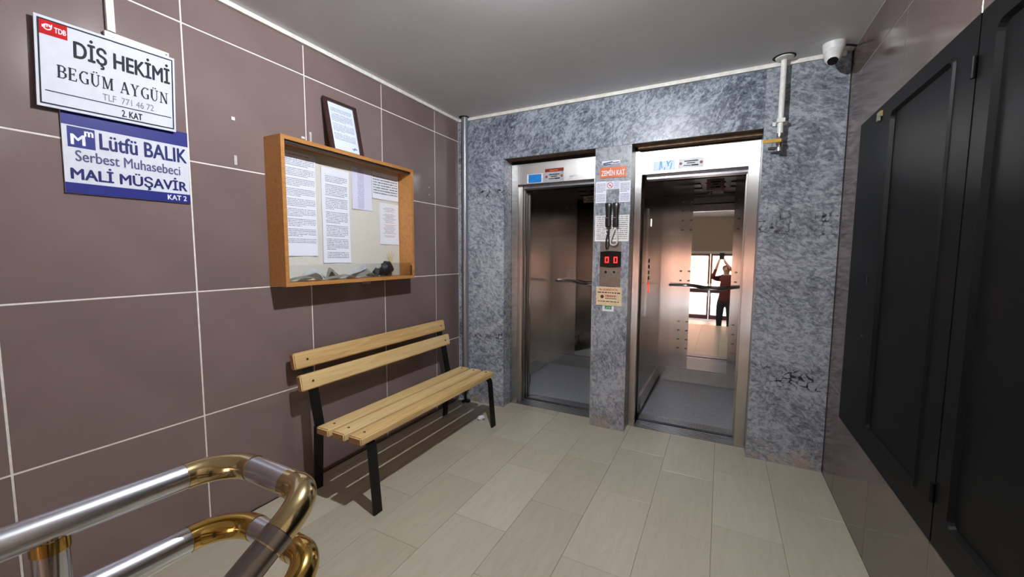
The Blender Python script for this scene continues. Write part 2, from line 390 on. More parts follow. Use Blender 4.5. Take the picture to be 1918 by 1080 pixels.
# ------------------------------------------------------------------ walls
ZR = [0.0, .603, 1.208, 1.8135, 2.419, 2.588]
wall_l = box('wall_left', (-.12, -8.0, -.74), (-.0018, 1.8, CZ), GROUT); tag(wall_l, 'left wall of large brown tiles with pale joints', None, kind=STRUCT)
YJ = [0.0, -.344]
while YJ[-1] > -5.0: YJ.append(YJ[-1]-.6)
j = .0034
for ya, yb in zip(YJ, YJ[1:]):
    for z0, z1 in zip(ZR, ZR[1:]):
        dx = random.uniform(-.0005, .0005)
        tile_obj('wall_tile', wall_l, T_WALL, (-.0095, yb+j, z0+(j if z0 else .001)), (0.0+dx, ya-j, z1-(j if z1 < 2.5 else 0)), 0, 0, .01, .0012)
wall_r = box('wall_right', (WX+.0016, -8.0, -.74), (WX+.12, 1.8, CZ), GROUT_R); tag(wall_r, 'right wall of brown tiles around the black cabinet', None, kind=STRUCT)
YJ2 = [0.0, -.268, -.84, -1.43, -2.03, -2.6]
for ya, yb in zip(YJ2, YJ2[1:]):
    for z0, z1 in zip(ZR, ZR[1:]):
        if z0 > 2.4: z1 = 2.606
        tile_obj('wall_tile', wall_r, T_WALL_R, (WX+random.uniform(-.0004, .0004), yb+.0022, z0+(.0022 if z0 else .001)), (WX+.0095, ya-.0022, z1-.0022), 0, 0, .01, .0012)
box('wall_plaster', (WX, -8.0, -.66), (WX+.0012, -2.602, CZ), PLASTER, wall_r)

core = BM()
bx(core, (0, .021, 0), (.46, .30, CZ)); bx(core, (1.312, .021, 0), (1.546, .30, CZ)); bx(core, (2.427, .021, 0), (WX, .30, CZ)); bx(core, (.46, .021, 2.24), (2.427, .30, CZ))
wall_b = obj('wall_back', core, SOFFIT); tag(wall_b, 'grey marble wall around the two elevators', None, kind=STRUCT)
LX0, LX1, RX0, RX1, LZ = .482, 1.290, 1.567, 2.402, 2.217
def mslab(lo, hi, mt): return box('marble_slab', lo, hi, mt, wall_b, bev=.0012)
e = .0008
mslab((.001, 0, 0), (LX0, .02, 1.332-e), MARB[0]); mslab((.001, 0, 1.332+e), (LX0, .02, LZ-e), MARB[0])
mslab((.001, 0, LZ+e), (1.421-e, .02, CZ-.004), MARB[1]); mslab((1.421+e, 0, LZ+e), (RX1-e, .02, CZ-.004), MARB[1])
mslab((LX1, 0, 0), (RX0, .02, LZ-e), MARB[2])
mslab((RX1, 0, 0), (WX-.004, .02, 1.330-e), MARB[3]); mslab((RX1, 0, 1.330+e), (WX-.004, .02, CZ-.004), MARB[3])
for lo, hi, mt in (((LX0-.02, .021, 0), (LX0, .142, LZ), MARB[0]), ((LX1, .021, 0), (LX1+.02, .142, LZ), MARB[2]), ((RX0-.02, .021, 0), (RX0, .142, LZ), MARB[2]), ((RX1, .021, 0), (RX1+.02, .142, LZ), MARB[3])):
    mslab(lo, hi, mt)
for a, b in ((LX0, LX1), (RX0, RX1)):
    box('soffit_board', (a, .021, LZ+.002), (b, .142, 2.238), SOFFIT, wall_b)
box('soffit_batten', (RX0+.03, .075, LZ-.022), (RX1-.002, .14, LZ+.001), SOFFIT, wall_b)
ceil = BM(); bx(ceil, (-.12, -8.12, CZ), (WX+.12, 1.8, CZ+.1))
tag(obj('ceiling', ceil, CEIL), 'grey white painted ceiling', None, kind=STRUCT)
tag(box('trim_1', (0, -5, 2.586), (.022, -.0, CZ-.001), WHITE_TRIM, bev=.003), 'white strip along the top of the left wall', None, kind=STRUCT)
tag(box('trim_2', (.022, -.02, 2.584), (2.80, -.0005, CZ-.001), WHITE_TRIM, bev=.003), 'white strip along the top of the marble wall', None, kind=STRUCT)
wf = BM()
bx(wf, (-.12, -8.12, -.74), (1.03, -8.0, CZ)); bx(wf, (2.73, -8.12, -.74), (WX+.12, -8.0, CZ)); bx(wf, (1.03, -8.12, 1.47), (2.73, -8.0, CZ))
tag(obj('wall_front', wf, PLASTER), 'entrance wall with glazed double door', None, kind=STRUCT)
sh = BM(); bx(sh, (-.001, 1.72, -.3), (WX, 1.8, CZ)); bx(sh, (-.001, .1, -.4), (WX, 1.8, -.3)); obj('wall_shaft', sh, DARK)['kind'] = STRUCT
bpy.data.objects['wall_shaft']['label'] = 'dark lift shaft behind the cabins'
# entrance double door
MAROON = flat('maroon_door_metal', (92, 40, 34), .4)
door = thing('door_1', 'glazed double entrance door with maroon metal frame', None, (1.88, -8.0, -.66)); door['kind'] = STRUCT
for a, b in ((1.03, 1.875), (1.885, 2.73)):
    lb = BM()
    bx(lb, (a, -8.08, -.66), (a+.06, -8.03, 1.45)); bx(lb, (b-.06, -8.08, -.66), (b, -8.03, 1.45))
    for z0, z1 in ((-.66, -.52), (.19, .33), (1.38, 1.45)): bx(lb, (a+.06, -8.08, z0), (b-.06, -8.03, z1))
    lo = obj('door_leaf', lb, MAROON, door)
    for z0, z1 in ((-.52, .19), (.33, 1.38)): box('glass_pane', (a+.06, -8.058, z0), (b-.06, -8.052, z1), GLASS, lo)
    hb = BM(); hx = b-.03 if a < 1.5 else a+.03
    tube(hb, [(hx, -8.03, .1), (hx, -7.98, .1), (hx, -7.98, .5), (hx, -8.03, .5)], .012, 10); obj('handle', hb, CHROME, lo, True)
box('lintel_strip', (1.0, -8.0, 1.45), (2.76, -7.96, 1.53), WHITE_TRIM, door)
# street outside: pavement, awning, facade
st = flat('sunlit_paving', (190, 184, 174), .8); tag(box('pavement', (-14, -40, -.8), (18, -8.12, -.70), st), 'sunlit pavement outside the entrance', None, kind=STRUCT)
fac = flat('salmon_facade', (222, 160, 132), .8); tag(box('wall_street', (-14, -24, -.7), (18, -23, 9), fac), 'salmon facade across the street', None, kind=STRUCT)
aw = BM()
v = [aw.verts.new(p) for p in ((.6, -8.13, 2.3), (3.1, -8.13, 2.3), (3.1, -9.6, 1.7), (.6, -9.6, 1.7), (3.1, -9.62, 1.45), (.6, -9.62, 1.45))]
aw.faces.new(v[:4]); aw.faces.new((v[3], v[2], v[4], v[5])); bmesh.ops.solidify(aw, geom=aw.faces[:], thickness=.01)
tag(obj('awning', aw, flat('red_awning_cloth', (200, 52, 34), .8)), 'red cloth awning over the entrance door', 'awning')

# ------------------------------------------------------------------ ceiling lamp (just above the frame)
LX, LY = 1.587, -1.95
lamp = thing('ceiling_lamp', 'round white ceiling lamp in the middle of the landing', 'lamp', (LX, LY, CZ))
lb = BM(); tube(lb, [(LX, LY, CZ-.0005), (LX, LY, CZ-.016), (LX, LY, CZ-.022)], [.098, .098, .088], 40); obj('base', lb, PVC, lamp, True)
lb = BM(); tube(lb, [(LX, LY, CZ-.0221), (LX, LY, CZ-.030), (LX, LY, CZ-.040), (LX, LY, CZ-.046), (LX, LY, CZ-.048)], [.0145, .0143, .012, .008, .003], 32)
obj('diffuser', lb, emit('lamp_glow', (247, 250, 255), LAMP), lamp, True)

# ------------------------------------------------------------------ elevators
SEAL = (150, 70, 66)
GRILLE = flat('grille_grey', (112, 104, 98), .45)
def header_label(pl, parent, backing, ink):
    L = slab('label_sticker', pl, .0012, backing, parent)
    text('KAPIYI ZORLAMAYIN', pl, .2, .66, .8, .8, ink, L, d=.0022) if False else None
    for (v0, v1, u0, u1) in ((.66, .76, .24, .78), (.46, .55, .34, .66), (.22, .30, .22, .5), (.2, .33, .52, .8)):
        slab('print_line', pl, .0003, ink, L, u0, v0, u1, v1, d=.0013)
    for u in (.1, .9):
        bm = BM(); c = pl.P(u, .5, .0016); rr = pl.u.length*.15
        bmesh.ops.create_circle(bm, cap_ends=True, segments=18, radius=rr, matrix=Matrix.Translation(c) @ pl.n.to_track_quat('Z', 'Y').to_matrix().to_4x4())
        obj('seal', bm, flat('seal_red', SEAL, .5), L)
    return L
def ypl(x0, x1, z0, z1, y, dz=0.0):      # plane facing -Y
    return Plane((x0, y, z0), (x1, y, z0+dz), (x0, y, z1))
def elevator(label, fx0, fx1, ox0, ox1, cx0, cx1, mx0, mx1, cols, back, doors):
    E = thing('elevator', label, 'elevator', ((fx0+fx1)/2, .15, 0))
    y0 = .145; hz = 2.014; ht = 2.19
    box('door_stile', (fx0, y0, 0), (ox0, y0+.05, ht), STEEL_F, E, bev=.002)
    box('door_stile', (ox1, y0, 0), (fx1, y0+.05, ht), STEEL_F, E, bev=.002)
    box('door_header', (ox0+.001, y0+.001, hz), (ox1-.001, y0+.05, ht), STEEL_F, E, bev=.002)
    box('header_gap', (fx0, y0+.01, ht), (fx1, y0+.05, 2.238), DARK, E)
    # inner reveal and door track behind the header
    box('door_track', (ox0+.03, y0+.06, hz-.03), (ox1, y0+.15, hz+.06), ALU, E, bev=.003)
    # sills with grooves
    for nm, ya, yb in (('landing_sill', y0, .292), ('cabin_sill', .338, .452)):
        s = BM(); n = 5; w = (yb-ya)/n
        bx(s, (ox0-(.0 if doors != 'left' else .25), ya, -.05), (ox1+(.25 if doors == 'right' else 0), yb, -.006))
        for k in range(n): bx(s, (ox0+.0005-(.0 if doors != 'left' else .25), ya+w*k+.003, -.006), (ox1-.0005, ya+w*(k+1)-.004, .001))
        obj(nm, s, ALU, E)
    box('sill_gap', (ox0, .293, -.2), (ox1, .337, -.05), DARK, E)
    # telescopic door leaves parked to one side
    if doors == 'left':
        for k, (ya, yb) in enumerate(((.198, .222), (.238, .262), (.30, .324), (.345, .369))):
            box('door_leaf', (ox0-.24, ya, .004), (ox0+.022+.006*(k % 2), yb, hz+.03), STEEL, E, bev=.002)
    else:
        for k, (ya, yb) in enumerate(((.198, .222), (.238, .262), (.30, .324), (.345, .369))):
            box('door_leaf', (ox1-.006*(k % 2), ya, .004), (ox1+.24, yb, hz+.03), STEEL, E, bev=.002)
    # cabin
    yb = 1.60; zc = 2.19; yf = .46
    cab = box('cabin_floor', (cx0, .454, -.05), (cx1, yb, .0), RUBBER, E)
    box('cabin_wall', (cx0-.03, .40, -.05), (cx0, yb, zc), STEEL_D, E)
    box('cabin_wall', (cx1, .40, -.05), (cx1+.03, yb, zc), STEEL_D, E)
    rear = box('cabin_rear_wall', (cx0-.03, yb, -.05), (cx1+.03, yb+.03, zc+.3), STEEL_D, E)
    box('mirror', (mx0, yb-.006, .150), (mx1, yb-.0005, zc+.12), MIRROR, E)
    for a, b in ((cx0, cx0+.012), ): pass
    box('kick_plate', (cx0+.001, yb-.016, .018), (cx1-.001, yb-.0065, .148), STEEL_D, E, bev=.002)
    box('kick_plate', (cx0+.0005, .47, .018), (cx0+.012, yb-.017, .148), STEEL_D, E, bev=.002)
    box('kick_plate', (cx1-.012, .47, .018), (cx1-.0005, yb-.017, .148), STEEL_D, E, bev=.002)
    cl = BM(); bx(cl, (cx0-.03, .40, 2.20), (cx1+.03, yb-.03, 2.23)); ceilp = obj('cabin_ceiling', cl, flat('cabin_ceiling_grey', (92, 86, 80), .5), E)
    for k in range(3):
        xx = cx0+(cx1-cx0)*(.25+.25*k)
        for a in range(2): box('ceiling_grille', (xx-.10, .75+.35*a, 2.185), (xx+.10, .95+.35*a, 2.1995), GRILLE, E, bev=.006)
    # front return panels of the cabin beside the opening
    for a, b in ((cx0, ox0-.02), (ox1+.02, cx1)):
        if b-a > .03: box('cabin_front_panel', (a, .40, 0), (b, .43, zc), STEEL_D, E)
    box('cabin_transom', (cx0, .40, hz+.065), (cx1, .43, zc), STEEL_D, E)
    # bowed hand rail
    hb = BM(); x0 = cx0+.105; x1 = cx1-.1; zr = 1.073
    rails = [(x0, yb-.03, zr), (x0, yb-.065, zr), (x0+.02, yb-.075, zr), (x0+.17, yb-.075, zr)]
    rails += bez((x0+.18, yb-.075, zr), (x0+.26, yb-.085, zr-.004), (x0+.31, yb-.13, zr-.018), 6)
    rails += bez((x0+.33, yb-.145, zr-.022), (x0+.43, yb-.18, zr-.03), (x0+.55, yb-.14, zr-.018), 8)
    rails += [(x0+.60, yb-.11, zr-.006), (x0+.66, yb-.08, zr), (x1, yb-.075, zr)]
    tube(hb, rails, .0125, 12); obj('hand_rail', hb, CHROME, E, True)
    hb = BM(); tube(hb, [(x0+.01, yb, zr), (x0+.01, yb-.07, zr)], .02, 14); obj('rail_bracket', hb, CHROME, E, True)
    rv = BM()
    for cx in cols:
        for z in (1.965, 1.866, 1.766, 1.665, 1.222, 1.119, .67, .571, .472, .372):
            bmesh.ops.create_uvsphere(rv, u_segments=8, v_segments=6, radius=.0115, matrix=Matrix.Translation((cx, yb-.001, z)) @ Matrix.Diagonal((1.25, .55, .8, 1)))
    o = obj('bolt_heads', rv, CHROME, E, True); o['kind'] = 'stuff'
    return E
EL = elevator('left elevator with open doors and dark cabin, beside the wooden bench', .484, 1.289, .545, 1.243, .28, 1.30, .62, 1.10, (.486, .567), 1.58, 'left')
ER = elevator('right elevator with open doors and bright mirror, beside the white pipe', 1.569, 2.400, 1.617, 2.334, 1.60, 2.60, 1.905, 2.29, (1.806, 1.888, 2.332), 1.6, 'right')
# stickers of the left elevator
GREYL = flat('grey_label', (176, 178, 186), .4)
pl = ypl(.635, .787, 2.018, 2.096, .1445); p = slab('sticker', pl, .0012, PAPERW, EL); slab('sticker_print', pl, .0004, STICK_BLUE, p, .1, .04, .9, .93, d=.0013)
pl = ypl(.802, .978, 2.022, 2.100, .1445); header_label(pl, EL, GREYL, INK)
pl = ypl(.806, .976, 2.100, 2.128, .1445)
p = slab('sticker', pl, .0012, flat('sticker_brown_red', (128, 40, 24), .4), EL); slab('sticker_print', pl, .0004, ORANGE, p, .25, .25, .7, .6, d=.0013)
pl = ypl(1.0, 1.06, 2.03, 2.05, .1445); slab('sticker_remnant', pl, .0006, PAPERW, EL); slab('sticker_remnant', ypl(1.03, 1.10, 2.045, 2.062, .1445), .0006, PAPERW, EL)
header_label(ypl(.698, .86, 2.012, 2.086, 1.5935), EL, flat('beige_label', (168, 150, 138), .5), INK)
# stickers of the right elevator
pl = ypl(1.700, 1.858, 2.031, 2.105, .1445)
p = slab('sticker', pl, .0012, flat('pale_blue_sticker', (188, 214, 240), .4), ER)
for k, (a, b, c, d) in enumerate(((.30, .1, .34, .95), (.40, .2, .36, .9), (.62, .95, .70, .4), (.66, .6, .80, .95), (.78, .1, .84, .7), (.50, .05, .54, .3))):
    strokes(pl, 0, 0, 1, 1, [(a, b, c, d, .05)], 1, STICK_BLUE, p, 'sticker_print', .0017)
header_label(ypl(1.877, 2.050, 2.035, 2.105, .1445), ER, flat('white_label', (206, 210, 218), .4), INK)
header_label(ypl(2.023, 2.184, 2.068, 2.188, 1.5935), ER, flat('brown_label', (118, 100, 92), .5), INK)
slab('sticker', ypl(2.078, 2.182, 2.033, 2.063, 1.5935), .0008, GREYL, ER)
slab('sticker', ypl(2.03, 2.06, 2.03, 2.06, 1.5935), .0008, flat('brown_label_2', (120, 104, 96), .5), ER)
# car operating panel on the left wall of the right cabin
cop = box('operating_panel', (1.6005, .60, .85), (1.612, .80, 1.80), STEEL_D, ER, bev=.002)
for z in (1.342, 1.288, 1.236, 1.187):
    bm = BM(); tube(bm, [(1.612, .69, z), (1.618, .69, z)], .018, 16); obj('button', bm, BLACK, cop, True)
for k in range(3): box('floor_digit', (1.612, .668, 1.052+.034*k), (1.6145, .70, 1.076+.034*k), emit('red_digit_glow', (255, 30, 20), 3.0), cop)
box('lit_display', (1.612, .715, 1.655), (1.615, .74, 1.720), emit('white_display_glow', (255, 244, 215), 3.0), cop)

# ------------------------------------------------------------------ on the marble column between the elevators
def wallsheet(name, label, cat, x0, x1, z0, z1, mat, dz=0.0, y=-.0008, group=None, curl=.003):
    o = sheet(name, Plane((x0, y, z0), (x1, y, z0+dz), (x0, y, z1)), mat, curl=curl)
    return tag(o, label, cat, group)
o = tag(box('torn_sticker', (1.343, -.0022, 2.055), (1.482, -.0008, 2.113), flat('old_sticker_grey', (150, 156, 168), .6)), 'torn old white and navy sticker above the orange floor sign', 'sticker')
pl = ypl(1.343, 1.482, 2.055, 2.113, -.0022)
for a in ((0, .55, 1.0, .95),): slab('paper_layer', pl, .0005, PAPERW, o, *a)
strokes(pl, 0, 0, 1, 1, [(.06, .6, .6, .78, .16), (.12, .45, .5, .5, .14)], 1, flat('navy_print', (52, 66, 106), .5), o, 'print', .0008)
strokes(pl, 0, 0, 1, 1, [(.62, .66, .95, .7, .1)], 1, INK, o, 'print', .0008)
zs = thing('floor_sign', 'orange plate reading ZEMİN KAT on the marble column', 'sign', (1.431, -.002, 1.982))
pl = Plane((1.331, -.0008, 1.983), (1.530, -.0008, 1.981), (1.331, -.0008, 2.062)); zp = slab('plate', pl, .004, ORANGE, zs, bev=.0008)
text('ZEMİN KAT', pl, .05, .2, .95, .88, PAPERW, zs, bold=.016, d=.0046)
P_LIST = printed('instruction_print', 16, 3, para=8, dens=.85, ink=(96, 108, 140))
wallsheet('notice_sheet', 'small instruction sheet, the left one under the orange floor sign', 'notice', 1.300, 1.382, 1.795, 1.958, P_LIST)
wallsheet('notice_sheet', 'small instruction sheet, the right one under the orange floor sign', 'notice', 1.482, 1.5645, 1.794, 1.951, P_LIST)
ns = thing('no_smoking_sticker', 'white sticker with red no smoking sign on the marble column', 'sticker', (1.433, -.002, 1.895))
pl = ypl(1.3835, 1.4805, 1.896, 1.955, -.0008); sp = slab('sheet', pl, .0012, printed('blue_print', 7, 9, para=9, l=.58, r=.95, dens=.8, ink=(96, 108, 190)), ns)
bm = BM(); c = pl.P(.27, .5, .0016); n = 24
for k in range(n):
    a0, a1 = 2*math.pi*k/n, 2*math.pi*(k+1)/n
    q = [bm.verts.new(c+Vector((math.cos(a)*r, 0, math.sin(a)*r))) for a, r in ((a0, .019), (a1, .019), (a1, .0235), (a0, .0235))]; bm.faces.new(q)
q = [bm.verts.new(c+Vector(p)) for p in ((-.016, 0, .012), (-.012, 0, .016), (.016, 0, -.012), (.012, 0, -.016))]; bm.faces.new(q)
obj('ban_ring', bm, flat('ban_red', (196, 60, 70), .5), ns)
strokes(pl, 0, 0, 1, 1, [(.17, .45, .36, .45, .07), (.33, .5, .33, .65, .02)], 1, INK, ns, 'cigarette', .0014)
wallsheet('rules_sheet', 'white sheet of numbered rules behind the black handsets', 'notice', 1.301, 1.5615, 1.498, 1.697, printed('rules_print', 13, 5, para=14, l=.04, r=.97, ink=(84, 84, 92), base=(226, 224, 222)), curl=.004)
cp = thing('call_panel', 'brushed steel call panel with red floor display and two buttons', 'control panel', (1.43, -.001, 1.15))
box('plate', (1.346, -.005, 1.148), (1.508, -.0005, 1.492), flat('call_plate_steel', (132, 124, 116), .35, .8), cp, bev=.001)
bm = BM()    # slightly barrel-shaped display window
V = []
for k in range(9):
    t = k/8; b = .006*math.sin(math.pi*t); V.append((1.350+.160*t, 1.302-b, 1.417+b))
F = [bm.verts.new((x, -.014, z)) for x, z, _ in V]+[bm.verts.new((x, -.014, z)) for x, _, z in reversed(V)]
B_ = [bm.verts.new((v.co.x, -.005, v.co.z)) for v in F]; bm.faces.new(F); bm.faces.new(list(reversed(B_)))
for k in range(len(F)): bm.faces.new((F[k], F[(k+1) % len(F)], B_[(k+1) % len(F)], B_[k]))
disp = obj('display', bm, simple('display_glass', (10, 6, 6), .12), cp)
redg = emit('red_led', (255, 24, 22), 6.0)
for x0 in (1.389, 1.456):
    bm = BM(); x1 = x0+.028; z0, z1 = 1.332, 1.378; t = .0065
    for lo, hi in (((x0, z0), (x0+t, z1)), ((x1-t, z0), (x1, z1)), ((x0+t, z0), (x1-t, z0+t)), ((x0+t, z1-t), (x1-t, z1))): bx(bm, (lo[0], -.0155, lo[1]), (hi[0], -.0142, hi[1]))
    obj('led_digit', bm, redg, disp)
for x in (1.396, 1.461):
    bm = BM(); tube(bm, [(x, -.005, 1.260), (x, -.013, 1.260)], .0165, 20); b = obj('button', bm, CHROME, cp, True)
    bm = BM(); tube(bm, [(x, -.013, 1.260), (x, -.0145, 1.260)], .011, 18); obj('button_face', bm, BLACK, b, True)
pl = Plane((1.322, -.0008, .998), (1.523, -.0008, .996), (1.322, -.0008, 1.144))
ws = tag(slab('warning_plate', pl, .003, flat('cream_plate', (220, 196, 160), .4), bev=.0006), 'cream warning plate with red heading under the call panel', 'sign')
text('BU ASANSÖRÜN', pl, .13, .80, .84, .93, flat('warn_red', (176, 60, 44), .5), ws, bold=.014, d=.0036)
inkb = flat('warn_ink', (72, 54, 44), .5)
for u0, v0, u1, v1, mt in ((.06, .66, .94, .73, inkb), (.36, .46, .78, .57, flat('warn_red_2', (176, 80, 62), .5)), (.36, .36, .8, .41, inkb), (.08, .19, .9, .24, inkb)):
    segs = []; x = 0.0
    while x < 1: w = random.uniform(.05, .16); segs.append((x, .5, min(1, x+w), .5, .9)); x += w+.03
    strokes(pl, u0, v0, u1, v1, segs, 1, mt, ws, 'print_line', .0036)
bm = BM(); bmesh.ops.create_circle(bm, cap_ends=True, segments=20, radius=.0135, matrix=Matrix.Translation(pl.P(.24, .47, .0037)) @ Matrix.Rotation(math.pi/2, 4, 'X')); obj('pictogram', bm, flat('pictogram_brown', (86, 34, 28), .5), ws)
pl = ypl(1.374, 1.463, .951, .993, -.0008); gs = tag(slab('inspection_sticker', pl, .001, PAPERW), 'small white sticker with green stamp below the cream warning plate', 'sticker')
slab('stamp', pl, .0004, flat('stamp_green', (28, 134, 70), .5), gs, .22, .38, .82, .98, d=.0011)
strokes(pl, 0, 0, 1, 1, [(.3, .5, .48, .8, .06), (.5, .55, .75, .62, .06), (.52, .8, .72, .74, .05)], 1, PAPERW, gs, 'print', .0016)
# handsets
def handset(label, x, cordcol, curve, zt=1.788):
    h = thing('intercom_handset', label, 'intercom', (x, -.02, 1.6), 'intercom handsets on the marble column')
    bm = BM(); pts = []; rs = []
    prof = ((1.604, .018, .022), (1.612, .021, .030), (1.65, .022, .032), (1.69, .019, .030), (1.74, .021, .034), (1.775, .025, .038), (1.786, .022, .034), (1.789, .012, .02))
    rings = []
    for z, hw, dp in prof:
        ring = []
        for k in range(16):
            a = 2*math.pi*k/16; cx = math.copysign(abs(math.cos(a))**.5, math.cos(a)); cy = math.copysign(abs(math.sin(a))**.5, math.sin(a))
            ring.append(bm.verts.new((x+hw*cx, -.010-dp/2+dp/2*cy-.004, z)))
        rings.append(ring)
    for A, B in zip(rings, rings[1:]):
        for k in range(16): bm.faces.new((A[k], A[(k+1) % 16], B[(k+1) % 16], B[k]))
    bm.faces.new(list(reversed(rings[0]))); bm.faces.new(rings[-1])
    obj('handset_body', bm, BLACK, h, True)
    box('cradle', (x-.016, -.011, 1.62), (x+.016, -.0005, 1.77), BLACK, h, bev=.002)
    box('chrome_band', (x-.020, -.0495, 1.672), (x+.006, -.0440, 1.680), CHROME, h)
    bm = BM(); tube(bm, curve, .0055, 10); obj('cord', bm, cordcol, h, True)
    return h
ivory = flat('ivory_cord', (206, 204, 194), .5)
loop = [(1.463+.0, -.028, 1.606)]+bez((1.462, -.028, 1.598), (1.449, -.03, 1.56), (1.434, -.03, 1.51), 6)+bez((1.431, -.03, 1.50), (1.428, -.03, 1.468), (1.455, -.03, 1.468), 6)+bez((1.457, -.03, 1.468), (1.488, -.03, 1.470), (1.483, -.03, 1.508), 6)+bez((1.482, -.028, 1.512), (1.478, -.026, 1.56), (1.467, -.026, 1.60), 6)
handset('black intercom handset with ivory looped cord, the right one', 1.466, ivory, loop)
dk = bez((1.410, -.028, 1.604), (1.422, -.03, 1.57), (1.404, -.03, 1.54), 6)+bez((1.402, -.03, 1.535), (1.392, -.03, 1.47), (1.398, -.02, 1.445), 6)+bez((1.399, -.018, 1.440), (1.408, -.014, 1.432), (1.414, -.012, 1.47), 6)+bez((1.414, -.012, 1.48), (1.418, -.012, 1.55), (1.396, -.012, 1.575), 6)
handset('black intercom handset with black cord, the left one', 1.410, BLACK, dk)

# ------------------------------------------------------------------ signs on the left wall
pl = Plane((.026, -2.610, 1.910), (.026, -2.200, 1.923), (.026, -2.600, 2.225))
s1 = thing('dentist_sign', 'white plate with black border, upper of the two signs', 'sign', (.01, -2.4, 1.91))
slab('plate', pl, .006, SIGNW, s1, d=-.006, bev=.0012)
bm = BM()
for u0, v0, u1, v1 in ((.018, .03, .982, .045), (.018, .955, .982, .97), (.018, .045, .028, .955), (.972, .045, .982, .955), (.05, .178, .96, .188)):
    bm.faces.new([bm.verts.new(pl.P(a, b, .0012)) for a, b in ((u0, v0), (u1, v0), (u1, v1), (u0, v1))])
obj('border_lines', bm, INK, s1)
text('DİŞ HEKİMİ', pl, .235, .575, .955, .89, INK, s1, bold=.014)
SER = {'B': (.62, [(.14, 0, .14, 1, .14), (.02, .03, .4, .03, .06), (.02, .97, .38, .97, .06), (.1, .53, .4, .53, .06), (.38, .97, .52, .86, .08), (.52, .88, .52, .62, .12), (.52, .64, .38, .53, .08), (.38, .53, .57, .4, .08), (.57, .42, .57, .15, .13), (.57, .17, .4, .03, .08)]),
       'E': (.6, [(.14, 0, .14, 1, .14), (.02, .03, .56, .03, .06), (.02, .97, .54, .97, .06), (.14, .53, .4, .53, .06), (.54, .03, .56, .24, .06), (.52, .97, .53, .78, .06), (.4, .42, .4, .64, .06)]),
       'G': (.7, [(.12, .3, .12, .7, .14), (.12, .7, .3, .95, .1), (.12, .3, .3, .05, .1), (.3, .97, .5, .97, .06), (.5, .97, .62, .84, .06), (.62, .84, .62, 1, .05), (.3, .03, .52, .03, .06), (.52, .03, .62, .12, .07), (.62, .02, .62, .42, .13), (.48, .42, .7, .42, .05)]),
       'U': (.72, [(.15, .25, .15, 1, .14), (.03, .97, .28, .97, .06), (.15, .27, .28, .05, .11), (.28, .03, .46, .03, .07), (.46, .05, .58, .25, .07), (.58, .25, .58, 1, .06), (.47, .97, .7, .97, .06), (.22, 1.16, .32, 1.16, .1), (.42, 1.16, .52, 1.16, .1)]),
       'M': (.86, [(.14, 0, .14, 1, .06), (.03, .03, .26, .03, .06), (.03, .97, .2, .97, .06), (.17, 1, .43, .04, .13), (.43, .04, .69, 1, .06), (.73, 0, .73, 1, .14), (.6, .03, .86, .03, .06), (.66, .97, .86, .97, .06)]),
       'A': (.74, [(.36, 1, .1, 0, .06), (.36, 1, .64, 0, .14), (.22, .34, .52, .34, .06), (.0, .03, .22, .03, .06), (.5, .03, .76, .03, .06)]),
       'Y': (.7, [(.35, 0, .35, .48, .14), (.35, .46, .12, 1, .13), (.35, .46, .58, 1, .06), (.0, .97, .26, .97, .06), (.46, .97, .7, .97, .06), (.22, .03, .48, .03, .06)]),
       'N': (.76, [(.14, 0, .14, 1, .06), (.14, 1, .62, .02, .14), (.62, 0, .62, 1, .06), (.02, .03, .26, .03, .06), (.02, .97, .2, .97, .06), (.5, .97, .74, .97, .06)]), ' ': (.3, [])}
segs = []; x = 0.0
for ch in 'BEGUM AYGUN':
    w, ss = SER[ch]; segs += [(a+x, b, c+x, d, t) for a, b, c, d, t in ss]; x += w+.1
strokes(pl, .125, .355, .935, .50, segs, x-.1, INK, s1)
text('TLF  771 46 72', pl, .42, .215, .81, .295, flat('faded_ink', (96, 98, 106), .5), s1)
text('2. KAT', pl, .555, .06, .715, .145, INK, s1, bold=.012)
lg = slab('logo', pl, .0004, RED, s1, .03, .80, .20, .965, d=.0006)
text('TDB', pl, .118, .845, .192, .905, PAPERW, lg, bold=.02, d=.0016)
bm = BM()
for k in range(16):
    a0, a1 = 2*math.pi*k/16, 2*math.pi*(k+1)/16
    bm.faces.new([bm.verts.new(pl.P(.078+math.cos(a)*r, .885+math.sin(a)*r*1.25, .0016)) for a, r in ((a0, .018), (a1, .018), (a1, .028), (a0, .028))])
for k in range(5): bm.faces.new([bm.verts.new(pl.P(.045+.014*k+q[0], .872+.006*k+q[1], .0014)) for q in ((0, 0), (.008, 0), (.008, .028), (0, .028))])
obj('emblem', bm, flat('emblem_pink', (240, 200, 200), .5), lg)
pl = Plane((.008, -2.5527, 1.614), (.008, -2.1535, 1.617), (.008, -2.550, 1.930))
s2 = thing('accountant_sign', 'white and blue plate, lower of the two signs', 'sign', (.004, -2.35, 1.614))
slab('plate', pl, .006, SIGNW, s2, d=-.006, bev=.001)
slab('blue_band', pl, .0005, SIGNB, s2, 0, 0, 1, .125, d=.0003); slab('blue_band', pl, .0005, SIGNB, s2, 0, .80, 1, 1, d=.0003)
text('KAT 2', pl, .785, .03, .965, .10, PAPERW, s2, bold=.014)
text('MALİ MÜŞAVİR', pl, .04, .13, .975, .345, INKB, s2, bold=.014)
text('Serbest Muhasebeci', pl, .08, .385, .915, .515, INKL, s2, bold=.006)
text('Lütfü BALIK', pl, .255, .565, .985, .765, INKB, s2, bold=.012)
lg = slab('logo', pl, .0004, SIGNB, s2, .035, .545, .225, .785, d=.0004)
text('M', pl, .055, .575, .155, .70, PAPERW, lg, bold=.014, d=.0014); text('m', pl, .15, .69, .215, .755, PAPERW, lg, bold=.02, d=.0014)
